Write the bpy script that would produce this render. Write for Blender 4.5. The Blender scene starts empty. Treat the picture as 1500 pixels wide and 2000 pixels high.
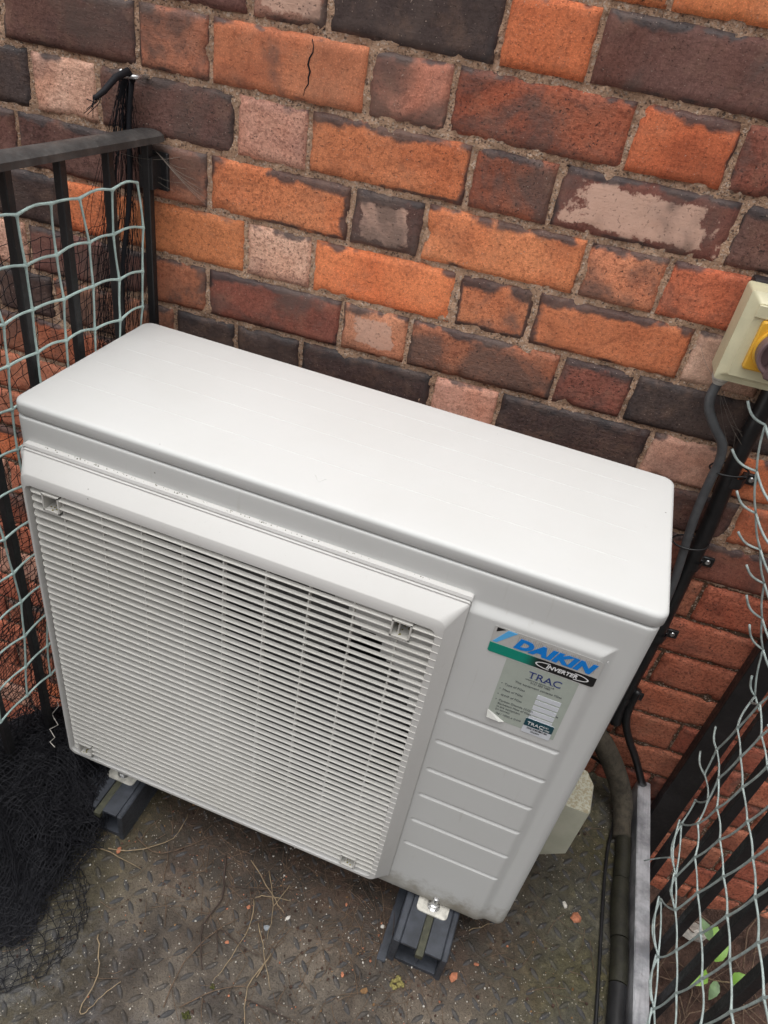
import bpy, bmesh, math, random
import numpy as np
from mathutils import Vector, Matrix

random.seed(7); RNG = np.random.default_rng(11)
S = bpy.context.scene
C = S.collection
R = math.radians

# ------------------------------------------------------------------ camera
cam_d = bpy.data.cameras.new('camera'); cam = bpy.data.objects.new('camera', cam_d); C.objects.link(cam)
cam.location = (0.64776, -0.64521, 1.2245)
cam.rotation_euler = (R(52.7725), R(-8.3988), R(19.2663))
cam_d.sensor_fit = 'VERTICAL'; cam_d.sensor_height = 36.0; cam_d.lens = 36.0 * 1443.0 / 2000.0
cam_d.clip_start = 0.02; cam_d.clip_end = 500
S.camera = cam
S.render.resolution_x = 768; S.render.resolution_y = 1024

# ------------------------------------------------------------------ sky, sun, exposure
SUN_EL, SUN_AZ = R(80), R(-28)          # azimuth measured from -Y (behind the camera) towards +X
w = bpy.data.worlds.new('World'); S.world = w; w.use_nodes = True
nt = w.node_tree; nt.nodes.clear()
sky = nt.nodes.new('ShaderNodeTexSky'); sky.sky_type = 'NISHITA'; sky.sun_disc = False
sun_dir = Vector((math.sin(SUN_AZ) * math.cos(SUN_EL), -math.cos(SUN_AZ) * math.cos(SUN_EL), math.sin(SUN_EL)))
sky.sun_elevation = SUN_EL; sky.sun_rotation = math.atan2(sun_dir.x, sun_dir.y)
sky.air_density = 1.0; sky.dust_density = 6.0; sky.ozone_density = 1.0
hs = nt.nodes.new('ShaderNodeHueSaturation'); hs.inputs['Saturation'].default_value = 0.12   # cloud cover
bg = nt.nodes.new('ShaderNodeBackground'); bg.inputs[1].default_value = 0.10
out = nt.nodes.new('ShaderNodeOutputWorld')
nt.links.new(sky.outputs[0], hs.inputs['Color']); nt.links.new(hs.outputs[0], bg.inputs[0]); nt.links.new(bg.outputs[0], out.inputs[0])
sun_d = bpy.data.lights.new('sun', 'SUN'); sun_d.energy = 1.2; sun_d.angle = R(80); sun_d.color = (1.0, 0.995, 0.985)
sun = bpy.data.objects.new('sun', sun_d); C.objects.link(sun)
sun.rotation_euler = (-sun_dir).to_track_quat('-Z', 'Y').to_euler(); sun.location = (0, -3, 6)
vs = S.view_settings
vs.view_transform = 'Standard'; vs.look = 'None'; vs.gamma = 1.0; vs.use_curve_mapping = False; vs.exposure = 0.64

# ------------------------------------------------------------------ helpers
def link(o, parent=None):
    C.objects.link(o)
    if parent is not None: o.parent = parent
    return o

def tag(o, label=None, cat=None, group=None, kind=None):
    if label: o['label'] = label
    if cat: o['category'] = cat
    if group: o['group'] = group
    if kind: o['kind'] = kind
    return o

def thing(name, label, cat, loc=(0, 0, 0), rz=0.0, group=None):
    o = bpy.data.objects.new(name, None); o.empty_display_size = 0.05
    o.location = loc; o.rotation_euler = (0, 0, rz); C.objects.link(o)
    return tag(o, label, cat, group)

def fast_mesh(name, V, F, smooth=True):
    """V (n,3) array, F (m,k) array of equal-sized faces (k = 3 or 4)"""
    V = np.asarray(V, np.float32).reshape(-1, 3); F = np.asarray(F, np.int32)
    me = bpy.data.meshes.new(name)
    me.vertices.add(len(V)); me.vertices.foreach_set('co', V.ravel())
    k = F.shape[1]
    me.loops.add(F.size); me.loops.foreach_set('vertex_index', F.ravel())
    me.polygons.add(len(F)); me.polygons.foreach_set('loop_start', np.arange(0, F.size, k, dtype=np.int32))
    me.polygons.foreach_set('loop_total', np.full(len(F), k, np.int32))
    me.polygons.foreach_set('use_smooth', np.full(len(F), smooth, bool))
    me.update(calc_edges=True); me.validate()
    return me

class MB:
    """collects boxes, tubes and polygons; build() links them as ONE mesh object"""
    def __init__(s): s.v = []; s.f = []
    def add(s, V, F):
        b = len(s.v); s.v += [tuple(map(float, p)) for p in V]; s.f += [tuple(int(i) + b for i in f) for f in F]
    def box(s, x0, x1, y0, y1, z0, z1, bev=0.0, seg=2):
        bm = bmesh.new()
        bmesh.ops.create_cube(bm, size=1.0)
        for v in bm.verts:
            v.co = Vector((x0 if v.co.x < 0 else x1, y0 if v.co.y < 0 else y1, z0 if v.co.z < 0 else z1))
        if bev > 0: bmesh.ops.bevel(bm, geom=bm.edges[:], offset=bev, segments=seg, affect='EDGES', profile=0.5)
        s.bm(bm)
    def bm(s, bm, M=None):
        bm.verts.ensure_lookup_table(); bm.verts.index_update()
        s.add([(M @ v.co) if M else v.co for v in bm.verts], [[v.index for v in f.verts] for f in bm.faces]); bm.free()
    def tube(s, pts, r, n=8, caps=True):
        P = np.array(pts, float); m = len(P)
        rr = np.full(m, r) if np.isscalar(r) else np.array(r, float)
        V, F = tubes(P[None], rr, n)
        s.add(V, F)
        b = len(s.v) - m * n
        if caps:
            s.f.append(tuple(b + k for k in range(n))[::-1]); s.f.append(tuple(b + (m - 1) * n + k for k in range(n)))
    def cyl(s, c, axis, r, h, n=16, r2=None, bev=0.0):
        a = Vector(axis).normalized(); c = Vector(c)
        r2 = r if r2 is None else r2
        q = a.to_track_quat('Z', 'Y')
        prof = [(r, 0), (r2, h)] if bev <= 0 else [(r, 0), (r2, h - bev), (r2 - bev * .3, h - bev * .3), (r2 - bev, h)]
        b = len(s.v)
        for (rad, z) in prof:
            for k in range(n):
                t = 2 * math.pi * k / n
                s.v.append(tuple(c + q @ Vector((rad * math.cos(t), rad * math.sin(t), z))))
        for i in range(len(prof) - 1):
            for k in range(n):
                k2 = (k + 1) % n; s.f.append((b + i * n + k, b + i * n + k2, b + (i + 1) * n + k2, b + (i + 1) * n + k))
        s.f.append(tuple(b + k for k in range(n))[::-1]); s.f.append(tuple(b + (len(prof) - 1) * n + k for k in range(n)))
    def prism(s, poly, axis, a0, a1):
        """polygon in the plane perpendicular to axis ('x': (y,z); 'y': (x,z); 'z': (x,y))"""
        b = len(s.v); n = len(poly)
        for a in (a0, a1):
            for (p, q) in poly:
                s.v.append({'x': (a, p, q), 'y': (p, a, q), 'z': (p, q, a)}[axis])
        for k in range(n):
            k2 = (k + 1) % n; s.f.append((b + k, b + k2, b + n + k2, b + n + k))
        s.f.append(tuple(b + k for k in range(n))[::-1]); s.f.append(tuple(b + n + k for k in range(n)))
    def build(s, name, m, parent=None, smooth=None, recalc=True):
        me = bpy.data.meshes.new(name); me.from_pydata(s.v, [], s.f); me.update()
        if recalc:
            bm = bmesh.new(); bm.from_mesh(me); bmesh.ops.recalc_face_normals(bm, faces=bm.faces[:]); bm.to_mesh(me); bm.free()
        if smooth is not None:
            me.shade_smooth() if smooth is True else set_smooth_angle(me, smooth)
        me.materials.append(m)
        return link(bpy.data.objects.new(name, me), parent)

def set_smooth_angle(me, ang):
    me.shade_smooth()
    try: me.set_sharp_from_angle(angle=R(ang))
    except Exception: pass

def tubes(P, r, k):
    """P (n,m,3): n polylines of m points, radius scalar or (m,) -> V, F (quads)"""
    n, m, _ = P.shape
    T = np.empty_like(P); T[:, 1:-1] = P[:, 2:] - P[:, :-2]; T[:, 0] = P[:, 1] - P[:, 0]; T[:, -1] = P[:, -1] - P[:, -2]
    T /= np.linalg.norm(T, axis=2, keepdims=True) + 1e-12
    up = np.zeros((n, 1, 3)); mt = np.abs(T.mean(1)); ax = mt.argmin(1); up[np.arange(n), 0, ax] = 1.0
    A = np.cross(T, np.broadcast_to(up, T.shape)); A /= np.linalg.norm(A, axis=2, keepdims=True) + 1e-12
    B = np.cross(T, A)
    ang = 2 * np.pi * np.arange(k) / k
    rr = (np.full(m, r) if np.isscalar(r) else r)[None, :, None, None]
    V = P[:, :, None, :] + rr * (A[:, :, None, :] * np.cos(ang)[None, None, :, None] + B[:, :, None, :] * np.sin(ang)[None, None, :, None])
    i = np.arange(n)[:, None, None]; j = np.arange(m - 1)[None, :, None]; q = np.arange(k)[None, None, :]; q2 = (q + 1) % k
    b = (i * m + j) * k
    F = np.stack(np.broadcast_arrays(b + q, b + q2, b + k + q2, b + k + q), -1).reshape(-1, 4)
    return V.reshape(-1, 3), F

def smooth(P, n=6):
    P = [Vector(p) for p in P]; out_ = []
    for i in range(len(P) - 1):
        p0, p1, p2, p3 = P[max(0, i - 1)], P[i], P[i + 1], P[min(len(P) - 1, i + 2)]
        for s_ in range(n):
            t_ = s_ / n; out_.append(.5 * ((2 * p1) + (-p0 + p2) * t_ + (2 * p0 - 5 * p1 + 4 * p2 - p3) * t_ ** 2 + (-p0 + 3 * p1 - 3 * p2 + p3) * t_ ** 3))
    return out_ + [P[-1]]

def _h(ix, iy, iz, seed):
    h = (ix * 374761393 + iy * 668265263 + iz * 2147483647 + seed * 974634281) & 0xffffffff
    h = ((h ^ (h >> 13)) * 1274126177) & 0xffffffff
    h = (h ^ (h >> 16)) & 0xffff
    return h / 65535.0
def vnoise(p, seed=0):
    """smooth value noise in [-1,1]; p (...,3)"""
    p = np.asarray(p, float); f = np.floor(p).astype(np.int64); t = p - f; t = t * t * (3 - 2 * t)
    r = 0
    for a in (0, 1):
        for b in (0, 1):
            for c in (0, 1):
                wgt = (t[..., 0] if a else 1 - t[..., 0]) * (t[..., 1] if b else 1 - t[..., 1]) * (t[..., 2] if c else 1 - t[..., 2])
                r = r + wgt * _h(f[..., 0] + a, f[..., 1] + b, f[..., 2] + c, seed)
    return r * 2 - 1
def fbm(p, seed=0, o=3):
    p = np.asarray(p, float); r = 0; a = 1.0; s = 0
    for i in range(o): r = r + a * vnoise(p * (2 ** i), seed + i * 17); s += a; a *= .5
    return r / s

# ------------------------------------------------------------------ materials
class Mat:
    def __init__(s, name, rough=0.5, col=(.5, .5, .5), metal=0.0, spec=None):
        s.m = bpy.data.materials.new(name); s.m.use_nodes = True; s.nt = s.m.node_tree
        s.b = s.nt.nodes['Principled BSDF']
        s.b.inputs['Base Color'].default_value = (*col, 1); s.b.inputs['Roughness'].default_value = rough; s.b.inputs['Metallic'].default_value = metal
        if spec is not None: s.b.inputs['Specular IOR Level'].default_value = spec
        s._tc = None
    def put(s, node, i, v):
        if v is None: return
        if hasattr(v, 'is_linked') or isinstance(v, bpy.types.NodeSocket): s.nt.links.new(v, node.inputs[i])
        else:
            if isinstance(v, tuple) and len(v) == 3 and node.inputs[i].type == 'RGBA': v = (*v, 1)
            node.inputs[i].default_value = v
    def tc(s, kind='Object'):
        if s._tc is None: s._tc = s.nt.nodes.new('ShaderNodeTexCoord')
        return s._tc.outputs[kind]
    def noise(s, scale, detail=3, rough=.55, vec=None, dist=0.0, col=False):
        n = s.nt.nodes.new('ShaderNodeTexNoise'); s.put(n, 'Vector', vec if vec is not None else s.tc()); s.put(n, 'Scale', scale)
        n.inputs['Detail'].default_value = detail; n.inputs['Roughness'].default_value = rough; n.inputs['Distortion'].default_value = dist
        return n.outputs['Color' if col else 'Fac']
    def voro(s, scale, vec=None, out='Distance', feat='F1', rnd=1.0):
        n = s.nt.nodes.new('ShaderNodeTexVoronoi'); n.feature = feat; s.put(n, 'Vector', vec if vec is not None else s.tc()); s.put(n, 'Scale', scale)
        n.inputs['Randomness'].default_value = rnd
        return n.outputs[out]
    def math(s, op, a, b=0.0, c=None, clamp=False):
        n = s.nt.nodes.new('ShaderNodeMath'); n.operation = op; n.use_clamp = clamp; s.put(n, 0, a); s.put(n, 1, b)
        if c is not None: s.put(n, 2, c)
        return n.outputs[0]
    def ramp(s, v, lo, hi, a=0.0, b=1.0, smooth=True):
        n = s.nt.nodes.new('ShaderNodeMapRange'); n.interpolation_type = 'SMOOTHSTEP' if smooth else 'LINEAR'; n.clamp = True
        s.put(n, 0, v); s.put(n, 1, lo); s.put(n, 2, hi); s.put(n, 3, a); s.put(n, 4, b); return n.outputs[0]
    def mix(s, f, a, b, mode='MIX'):
        n = s.nt.nodes.new('ShaderNodeMix'); n.data_type = 'RGBA'; n.blend_type = mode; n.clamp_factor = True
        s.put(n, 0, f); s.put(n, 6, a); s.put(n, 7, b); return n.outputs[2]
    def vec(s, op, a, b):
        n = s.nt.nodes.new('ShaderNodeVectorMath'); n.operation = op; s.put(n, 0, a); s.put(n, 1, b); return n.outputs[0]
    def sep(s, v):
        n = s.nt.nodes.new('ShaderNodeSeparateXYZ'); s.put(n, 0, v); return n.outputs
    def comb(s, x, y, z):
        n = s.nt.nodes.new('ShaderNodeCombineXYZ'); s.put(n, 0, x); s.put(n, 1, y); s.put(n, 2, z); return n.outputs[0]
    def attr(s, name):
        n = s.nt.nodes.new('ShaderNodeAttribute'); n.attribute_type = 'OBJECT'; n.attribute_name = name; return n.outputs
    def bump(s, h, strength=.3, dist=.002, nrm=None):
        n = s.nt.nodes.new('ShaderNodeBump'); n.inputs['Strength'].default_value = strength; n.inputs['Distance'].default_value = dist
        s.put(n, 'Height', h)
        if nrm is not None: s.put(n, 'Normal', nrm)
        return n.outputs[0]
    def set(s, **k):
        names = dict(col='Base Color', rough='Roughness', nrm='Normal', metal='Metallic', alpha='Alpha', trans='Transmission Weight')
        for a, v in k.items(): s.put(s.b, names[a], v)
        return s.m

def lin(r, g, b): return tuple(((c / 255) / 12.92 if c <= 10 else ((c / 255 + .055) / 1.055) ** 2.4) for c in (r, g, b))

# brick: one material, every brick carries its own tint / scorch / patch numbers
def mk_brick():
    M = Mat('weathered_brick', .8)
    seed = M.attr('seed')[2]; tint = M.attr('tint')[0]; scorch = M.attr('scorch')[2]; blot = M.attr('blot')[2]; pale = M.attr('pale')[2]; hl = M.attr('half_len')[2]; grain = M.attr('grain')[2]
    off = M.comb(seed, M.math('MULTIPLY', seed, 1.7), M.math('MULTIPLY', seed, .6))
    P = M.vec('ADD', M.tc(), off)
    x, y, z = M.sep(M.tc())[:3]
    nb = M.noise(14, 5, .6, P); nm = M.noise(45, 5, .65, P); nf = M.noise(190, 4, .7, P); ng = M.noise(520, 2, .6, P)
    c = M.mix(M.ramp(nb, .3, .72), M.mix(.5, tint, (.78, .66, .60), 'MULTIPLY'), tint)
    c = M.mix(M.ramp(M.noise(7, 3, .6, M.vec('ADD', P, (1.7, 8.1, 3.3))), .42, .68, 0, .8), c, M.mix(1, c, (.92, .74, .66), 'MULTIPLY'))
    c = M.mix(M.ramp(nm, .45, .75, 0, .5), c, M.mix(1, c, (1.18, 1.16, 1.2), 'MULTIPLY'))
    c = M.mix(M.math('MULTIPLY', M.ramp(nf, .47, .62, 0, .9), M.math('MULTIPLY_ADD', grain, .6, .4)), c, M.mix(1, c, (.52, .46, .45), 'MULTIPLY'))
    c = M.mix(M.ramp(ng, .50, .66, 0, .75), c, M.mix(1, c, (1.42, 1.42, 1.45), 'MULTIPLY'))
    smoke = M.ramp(M.noise(11, 2, .5, M.vec('ADD', M.vec('MULTIPLY', P, (1, 1, 1.6)), (5, 5, 5)), .4), .50, .72)
    c = M.mix(M.math('MULTIPLY', smoke, M.math('MULTIPLY_ADD', grain, .35, .35)), c, M.mix(1, c, (.50, .50, .56), 'MULTIPLY'))
    # pale worn patch in the middle of the face
    ex = M.math('DIVIDE', x, hl); ez = M.math('DIVIDE', z, .034)
    em = M.math('MAXIMUM', M.math('ABSOLUTE', ex), M.math('ABSOLUTE', ez))
    pf = M.math('ADD', M.math('MULTIPLY', M.math('SUBTRACT', 1.0, em), 1.4), M.math('SUBTRACT', M.math('ADD', M.math('MULTIPLY', M.math('SUBTRACT', nb, .5), 1.9), M.math('MULTIPLY', M.math('SUBTRACT', nm, .5), 1.2)), M.math('SUBTRACT', .9, M.math('MULTIPLY', pale, .75))))
    pm = M.math('MULTIPLY', M.ramp(M.math('ADD', pf, M.math('MULTIPLY', M.math('SUBTRACT', nf, .5), .35)), .0, .14), M.math('MINIMUM', M.math('MULTIPLY', pale, 3), 1.0))
    pc = M.mix(nm, (.70, .46, .36), (.58, .34, .25))
    c = M.mix(pm, c, pc)
    # kiln scorch: black skin along the upper edge and in blots over the face
    edge = M.math('MAXIMUM', M.ramp(ez, .35, 1.0, 0, 1, False), M.math('MULTIPLY', M.ramp(M.math('ABSOLUTE', ex), .82, 1.0, 0, 1, False), .75))
    edge = M.math('MAXIMUM', edge, M.math('MULTIPLY', M.ramp(ez, -.75, -1.0, 0, 1, False), .6))
    e = M.math('ADD', M.math('MULTIPLY', edge, M.ramp(M.noise(13, 3, .6, M.vec('ADD', P, (4, 4, 9))), .36, .56, .45, 1.08)), M.math('ADD', M.math('MULTIPLY', M.math('SUBTRACT', nb, .5), 1.5), M.math('MULTIPLY', M.math('SUBTRACT', nm, .5), .7)))
    sm = M.ramp(M.math('ADD', e, M.math('MULTIPLY', scorch, 1.0)), 1.00, 1.34)
    dark = M.mix(M.ramp(nm, .35, .7), (.018, .017, .020), (.060, .042, .041))
    c = M.mix(M.math('MULTIPLY', sm, .9), c, dark)
    bl = M.ramp(M.math('ADD', M.noise(9, 4, .6, M.vec('ADD', P, (3.1, 1.2, .4)), .6), M.math('MULTIPLY', blot, .45)), .66, .86)
    c = M.mix(M.math('MULTIPLY', bl, .78), c, M.mix(nb, (.075, .052, .048), (.115, .075, .06)))
    dust = M.ramp(M.noise(26, 5, .7, M.vec('ADD', P, (6, 3, 1))), .48, .72, .02, .22)
    c = M.mix(dust, c, (.36, .21, .14))
    # pits, grit and lime specks
    pit = M.ramp(M.noise(300, 2, .5, M.vec('ADD', P, (9, 2, 5))), .655, .71)
    c = M.mix(M.math('MULTIPLY', pit, M.math('MULTIPLY', grain, .85)), c, (.03, .022, .02))
    spk = M.ramp(M.noise(420, 2, .5, M.vec('ADD', P, (2, 7, 1))), .70, .75)
    c = M.mix(M.math('MULTIPLY', spk, .6), c, (.55, .42, .34))
    drag = M.noise(1.0, 3, .6, M.vec('MULTIPLY', P, (30, 30, 240)))
    h = M.math('ADD', M.math('MULTIPLY', nm, .8), M.math('ADD', M.math('MULTIPLY', nf, .55), M.math('ADD', M.math('MULTIPLY', ng, .25), M.math('MULTIPLY', drag, .3))))
    h = M.math('MULTIPLY', M.math('SUBTRACT', h, M.math('MULTIPLY', pit, .9)), M.math('MULTIPLY_ADD', grain, .8, .25))
    rough = M.math('SUBTRACT', .88, M.math('MULTIPLY', M.math('MAXIMUM', sm, bl), .28))
    return M.set(col=c, rough=rough, nrm=M.bump(h, .9, .0026))
BRICK = mk_brick()

def mk_mortar(name, a, b, dark):
    M = Mat(name, .95)
    n1 = M.noise(22, 4); n2 = M.noise(240, 4, .7); n3 = M.noise(700, 2, .6)
    c = M.mix(M.ramp(n1, .3, .7), a, b)
    c = M.mix(M.ramp(n2, .50, .66, 0, .75), c, dark)
    g = M.voro(420, out='Color'); gs = M.sep(g)
    c = M.mix(M.ramp(gs[0], .78, .92, 0, .8), c, (.74, .58, .46))
    c = M.mix(M.ramp(gs[1], .9, .96, 0, .7), c, (.06, .045, .04))
    h = M.math('ADD', n2, M.math('MULTIPLY', n3, .6))
    return M.set(col=c, nrm=M.bump(h, 1.0, .0055))
MORTAR = mk_mortar('sandy_mortar', (.68, .44, .30), (.55, .34, .22), (.20, .115, .07))
MORTAR_RED = mk_mortar('dark_mortar', (.22, .125, .075), (.17, .10, .06), (.07, .045, .032))

def mk_paint(name, col, rough, grime, speck=0.0, stain=False):
    M = Mat(name, rough)
    n1 = M.noise(5, 4, .6); n2 = M.noise(60, 4, .7); n3 = M.noise(900, 2, .5)
    c = M.mix(M.ramp(n1, .35, .75, 0, grime), col, tuple(k * f for k, f in zip(col, (.80, .79, .75))))
    c = M.mix(M.ramp(n2, .62, .8, 0, grime), c, tuple(k * f for k, f in zip(col, (.72, .70, .66))))
    sp = M.ramp(M.noise(330, 3, .6), .70, .75, 0, .55)
    c = M.mix(sp if speck <= 0 else M.math('MULTIPLY', sp, speck), c, (.16, .15, .12)) if speck > 0 else c
    if stain:
        z_ = M.sep(M.tc())[2]
        lo = M.math('MULTIPLY', M.ramp(M.math('ADD', z_, M.math('MULTIPLY', M.math('SUBTRACT', n2, .5), .09)), .055, .0), M.ramp(n1, .35, .6, .2, .85))
        c = M.mix(lo, c, (.20, .17, .12))
        dr = M.ramp(M.noise(1, 3, .6, M.vec('MULTIPLY', M.tc(), (120, 120, 7))), .62, .78, 0, .22)
        c = M.mix(dr, c, (.30, .27, .21))
    # stray specks of dirt
    v = M.voro(38); vd = M.sep(M.voro(38, out='Color'))[0]
    dot = M.math('MULTIPLY', M.ramp(v, .035, .05, 1, 0), M.ramp(vd, .80, .82, 0, .75))
    c = M.mix(dot, c, (.12, .11, .09))
    return M.set(col=c, rough=M.ramp(n2, .3, .7, rough - .05, rough + .08), nrm=M.bump(M.math('ADD', n3, M.math('MULTIPLY', n2, .3)), .06, .0006))
PAINT = mk_paint('cream_grey_enamel', (.565, .568, .556), .62, .18)
PAINT_FRONT = mk_paint('grey_enamel', (.57, .572, .558), .55, .14, stain=True)
PLASTIC = mk_paint('aged_grille_plastic', (.60, .59, .57), .5, .25, .7)
SLAT = mk_paint('slat_plastic', (.60, .585, .55), .5, .35, .35)

def plain(name, col, rough=.5, metal=0.0, var=.25, scale=40, bump=.15, bdist=.001):
    M = Mat(name, rough, col, metal)
    n = M.noise(scale, 5, .65); n2 = M.noise(scale * 7, 3, .6)
    c = M.mix(M.ramp(n, .3, .7), tuple(k * (1 - var) for k in col), tuple(min(1, k * (1 + var)) for k in col))
    return M.set(col=c, rough=M.ramp(n2, .3, .7, max(.05, rough - .08), min(1, rough + .1)), nrm=M.bump(M.math('ADD', n, M.math('MULTIPLY', n2, .5)), bump, bdist))
SOCKET_SHADE = plain('socket_shade', (.03, .03, .03), .8)
FIN = plain('condenser_fin', (.05, .05, .05), .6)
FAN = plain('fan_plastic', (.08, .08, .08), .5)

def mk_blackpaint(name, base, worn):
    M = Mat(name, .45)
    n1 = M.noise(18, 5, .65); n2 = M.noise(130, 4, .7)
    st = M.noise(1, 4, .6, M.vec('MULTIPLY', M.tc(), (90, 90, 8)))
    c = M.mix(M.ramp(n1, .4, .75), base, worn)
    c = M.mix(M.ramp(n2, .62, .78, 0, .55), c, (.10, .085, .07))
    c = M.mix(M.ramp(st, .6, .8, 0, .4), c, (.06, .058, .055))
    return M.set(col=c, rough=M.ramp(n2, .3, .7, .38, .62), nrm=M.bump(M.math('ADD', n1, n2), .35, .0012))
BLACK = mk_blackpaint('black_gloss_paint', (.012, .012, .013), (.022, .021, .022))
RAILTOP = mk_blackpaint('worn_black_paint', (.036, .034, .033), (.095, .088, .082))

def mk_steel():
    M = Mat('galvanised_steel', .5, metal=.55)
    n1 = M.noise(14, 5, .65); n2 = M.noise(90, 4, .7); st = M.noise(1, 4, .6, M.vec('MULTIPLY', M.tc(), (260, 18, 18)))
    c = M.mix(M.ramp(n1, .35, .65), (.24, .245, .26), (.60, .60, .62))
    c = M.mix(M.ramp(st, .45, .75, 0, .45), c, (.24, .24, .27))
    c = M.mix(M.ramp(n2, .62, .76, 0, .6), c, (.22, .17, .13))
    return M.set(col=c, rough=M.ramp(n2, .3, .7, .4, .65), nrm=M.bump(n2, .2, .0008))
STEEL = mk_steel()
ZINC = plain('zinc_plate', (.62, .62, .62), .3, .95, .12, 90, .1)
TABPAINT = plain('foot_tab_paint', (.58, .56, .50), .5, 0, .3, 60, .15)

def mk_floor(tread=False):
    M = Mat('dirty_chequer_plate' if not tread else 'worn_tread', .7)
    P = M.tc(); x, y, z = M.sep(P)[:3]
    n0 = M.noise(4.5, 4, .6); n1 = M.noise(17, 6, .7); n2 = M.noise(90, 5, .7); n3 = M.noise(420, 3, .65)
    soil = M.mix(M.ramp(n1, .35, .65), (.026, .018, .012), (.070, .048, .032))
    grey = M.mix(M.ramp(n1, .32, .68), (.090, .071, .053), (.190, .158, .122))
    red = M.mix(M.ramp(n2, .35, .65), (.040, .022, .014), (.085, .048, .032))
    olive = M.mix(M.ramp(n2, .3, .7), (.045, .041, .014), (.105, .094, .040))
    slate = M.mix(M.ramp(n2, .3, .7), (.050, .052, .060), (.125, .124, .128))
    c = M.mix(M.ramp(n0, .36, .58), soil, grey)
    # leaf mould plus painted contact shade in the lee of the unit, scoured grey towards the open side
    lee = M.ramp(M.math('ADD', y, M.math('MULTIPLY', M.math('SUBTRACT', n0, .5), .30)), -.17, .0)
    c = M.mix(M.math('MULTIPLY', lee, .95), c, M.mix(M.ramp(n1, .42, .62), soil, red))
    left = M.math('MULTIPLY', M.ramp(M.math('ADD', x, M.math('MULTIPLY', M.math('SUBTRACT', n1, .5), .18)), .30, .10), M.ramp(n1, .35, .6, .25, .8))
    c = M.mix(left, c, olive)
    right = M.math('MULTIPLY', M.ramp(M.math('ADD', x, M.math('MULTIPLY', M.math('SUBTRACT', n0, .5), .3)), .74, .98), .85)
    c = M.mix(right, c, M.mix(M.ramp(n0, .38, .62), olive, M.mix(.5, slate, olive)))
    bare = M.math('MULTIPLY', M.ramp(M.math('ADD', y, M.math('MULTIPLY', M.math('SUBTRACT', n0, .5), .35)), -.16, -.36), M.ramp(n1, .42, .60))
    c = M.mix(M.math('MULTIPLY', bare, .7), c, slate)
    c = M.mix(M.ramp(n3, .48, .66, 0, .75), c, M.mix(1, c, (.38, .36, .35), 'MULTIPLY'))
    c = M.mix(M.ramp(n2, .56, .70, 0, .6), c, M.mix(1, c, (1.7, 1.62, 1.55), 'MULTIPLY'))
    damp = M.ramp(M.noise(6.5, 4, .65, M.vec('ADD', P, (3, 1, 7)), .5), .52, .64, 0, .55)
    c = M.mix(damp, c, M.mix(1, c, (.50, .48, .46), 'MULTIPLY'))
    if tread:
        c = M.mix(M.ramp(n1, .40, .60, .35, .92), c, M.mix(n2, (.022, .022, .025), (.090, .088, .088)))
    g = M.sep(M.voro(330, out='Color')); gd = M.voro(330)
    grit = M.math('MULTIPLY', M.ramp(g[0], .93, .95), M.ramp(gd, .25, .4, 1, 0))
    c = M.mix(M.math('MULTIPLY', grit, .8), c, (.40, .36, .30))
    h = M.math('ADD', M.math('MULTIPLY', n1, .8), M.math('ADD', n2, M.math('MULTIPLY', n3, .6)))
    return M.set(col=c, rough=M.math('SUBTRACT', M.ramp(n1, .3, .7, .58, .86), M.math('MULTIPLY', damp, .35)), nrm=M.bump(h, .8, .003))
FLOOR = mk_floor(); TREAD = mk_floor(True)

MESHP = plain('pale_green_plastic', (.40, .53, .50), .38, 0, .18, 60, .25, .0008)
WIREP = plain('grey_green_plastic_wire', (.40, .47, .45), .32, 0, .25, 60, .25, .0008)
NET = Mat('black_net_twine', .7, (.007, .007, .010), spec=.3).m
CREAM = plain('cream_plastic', (.58, .54, .36), .42, 0, .06, 30, .05)
COVER = None
YELLOW = plain('yellow_plastic', (.68, .37, .035), .4, 0, .06, 50, .05)
KNOB = plain('mauve_knob_plastic', (.15, .095, .095), .42, 0, .1, 50, .08)
GLAND = plain('gland_plastic', (.50, .47, .42), .5, 0, .12, 90, .1)
BOARD = plain('painted_backboard', (.022, .017, .018), .5)
CABLE = plain('grey_cable_sheath', (.085, .088, .092), .45, 0, .15, 60, .1)
BLKPIPE = plain('black_pipe_plastic', (.014, .014, .015), .38, 0, .3, 40, .15)
LAG = plain('grimy_pipe_lagging', (.017, .016, .009), .6, 0, .5, 28, .5, .002)
LAGDUST = plain('dusty_lagging', (.055, .045, .031), .85, 0, .4, 60, .7, .003)
RUBBER = plain('slate_rubber', (.044, .049, .060), .42, 0, .35, 35, .3, .0012)
RUBBERD = plain('dirty_rubber', (.030, .029, .027), .7, 0, .4, 60, .4, .0015)
STRIP = plain('mossy_channel_strip', (.055, .055, .034), .6, 0, .3, 90, .3)
TWIG = plain('dry_twig', (.12, .078, .050), .8, 0, .35, 90, .4)
TWIGP = plain('pale_straw', (.27, .20, .12), .7, 0, .25, 90, .3)
TWIGD = plain('dark_twig', (.055, .036, .028), .8, 0, .35, 90, .4)
CHIP = plain('brick_chip', (.42, .16, .085), .85, 0, .3, 160, .6)
CHIPB = plain('tan_chip', (.22, .12, .05), .85, 0, .3, 160, .6)
CHIPW = plain('white_chip', (.52, .49, .44), .8, 0, .2, 160, .5)
CHIPG = plain('grey_pebble', (.22, .24, .26), .6, 0, .2, 160, .3)
MOSS = plain('moss', (.060, .065, .012), .95, 0, .5, 300, .9, .003)
MOSSY = plain('dry_lichen', (.28, .24, .08), .9, 0, .4, 260, .9, .003)
SOIL = plain('red_brown_soil', (.075, .042, .03), .95, 0, .55, 22, .9, .02)
WEB = plain('cobweb_silk', (.20, .17, .14), .7)

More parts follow.
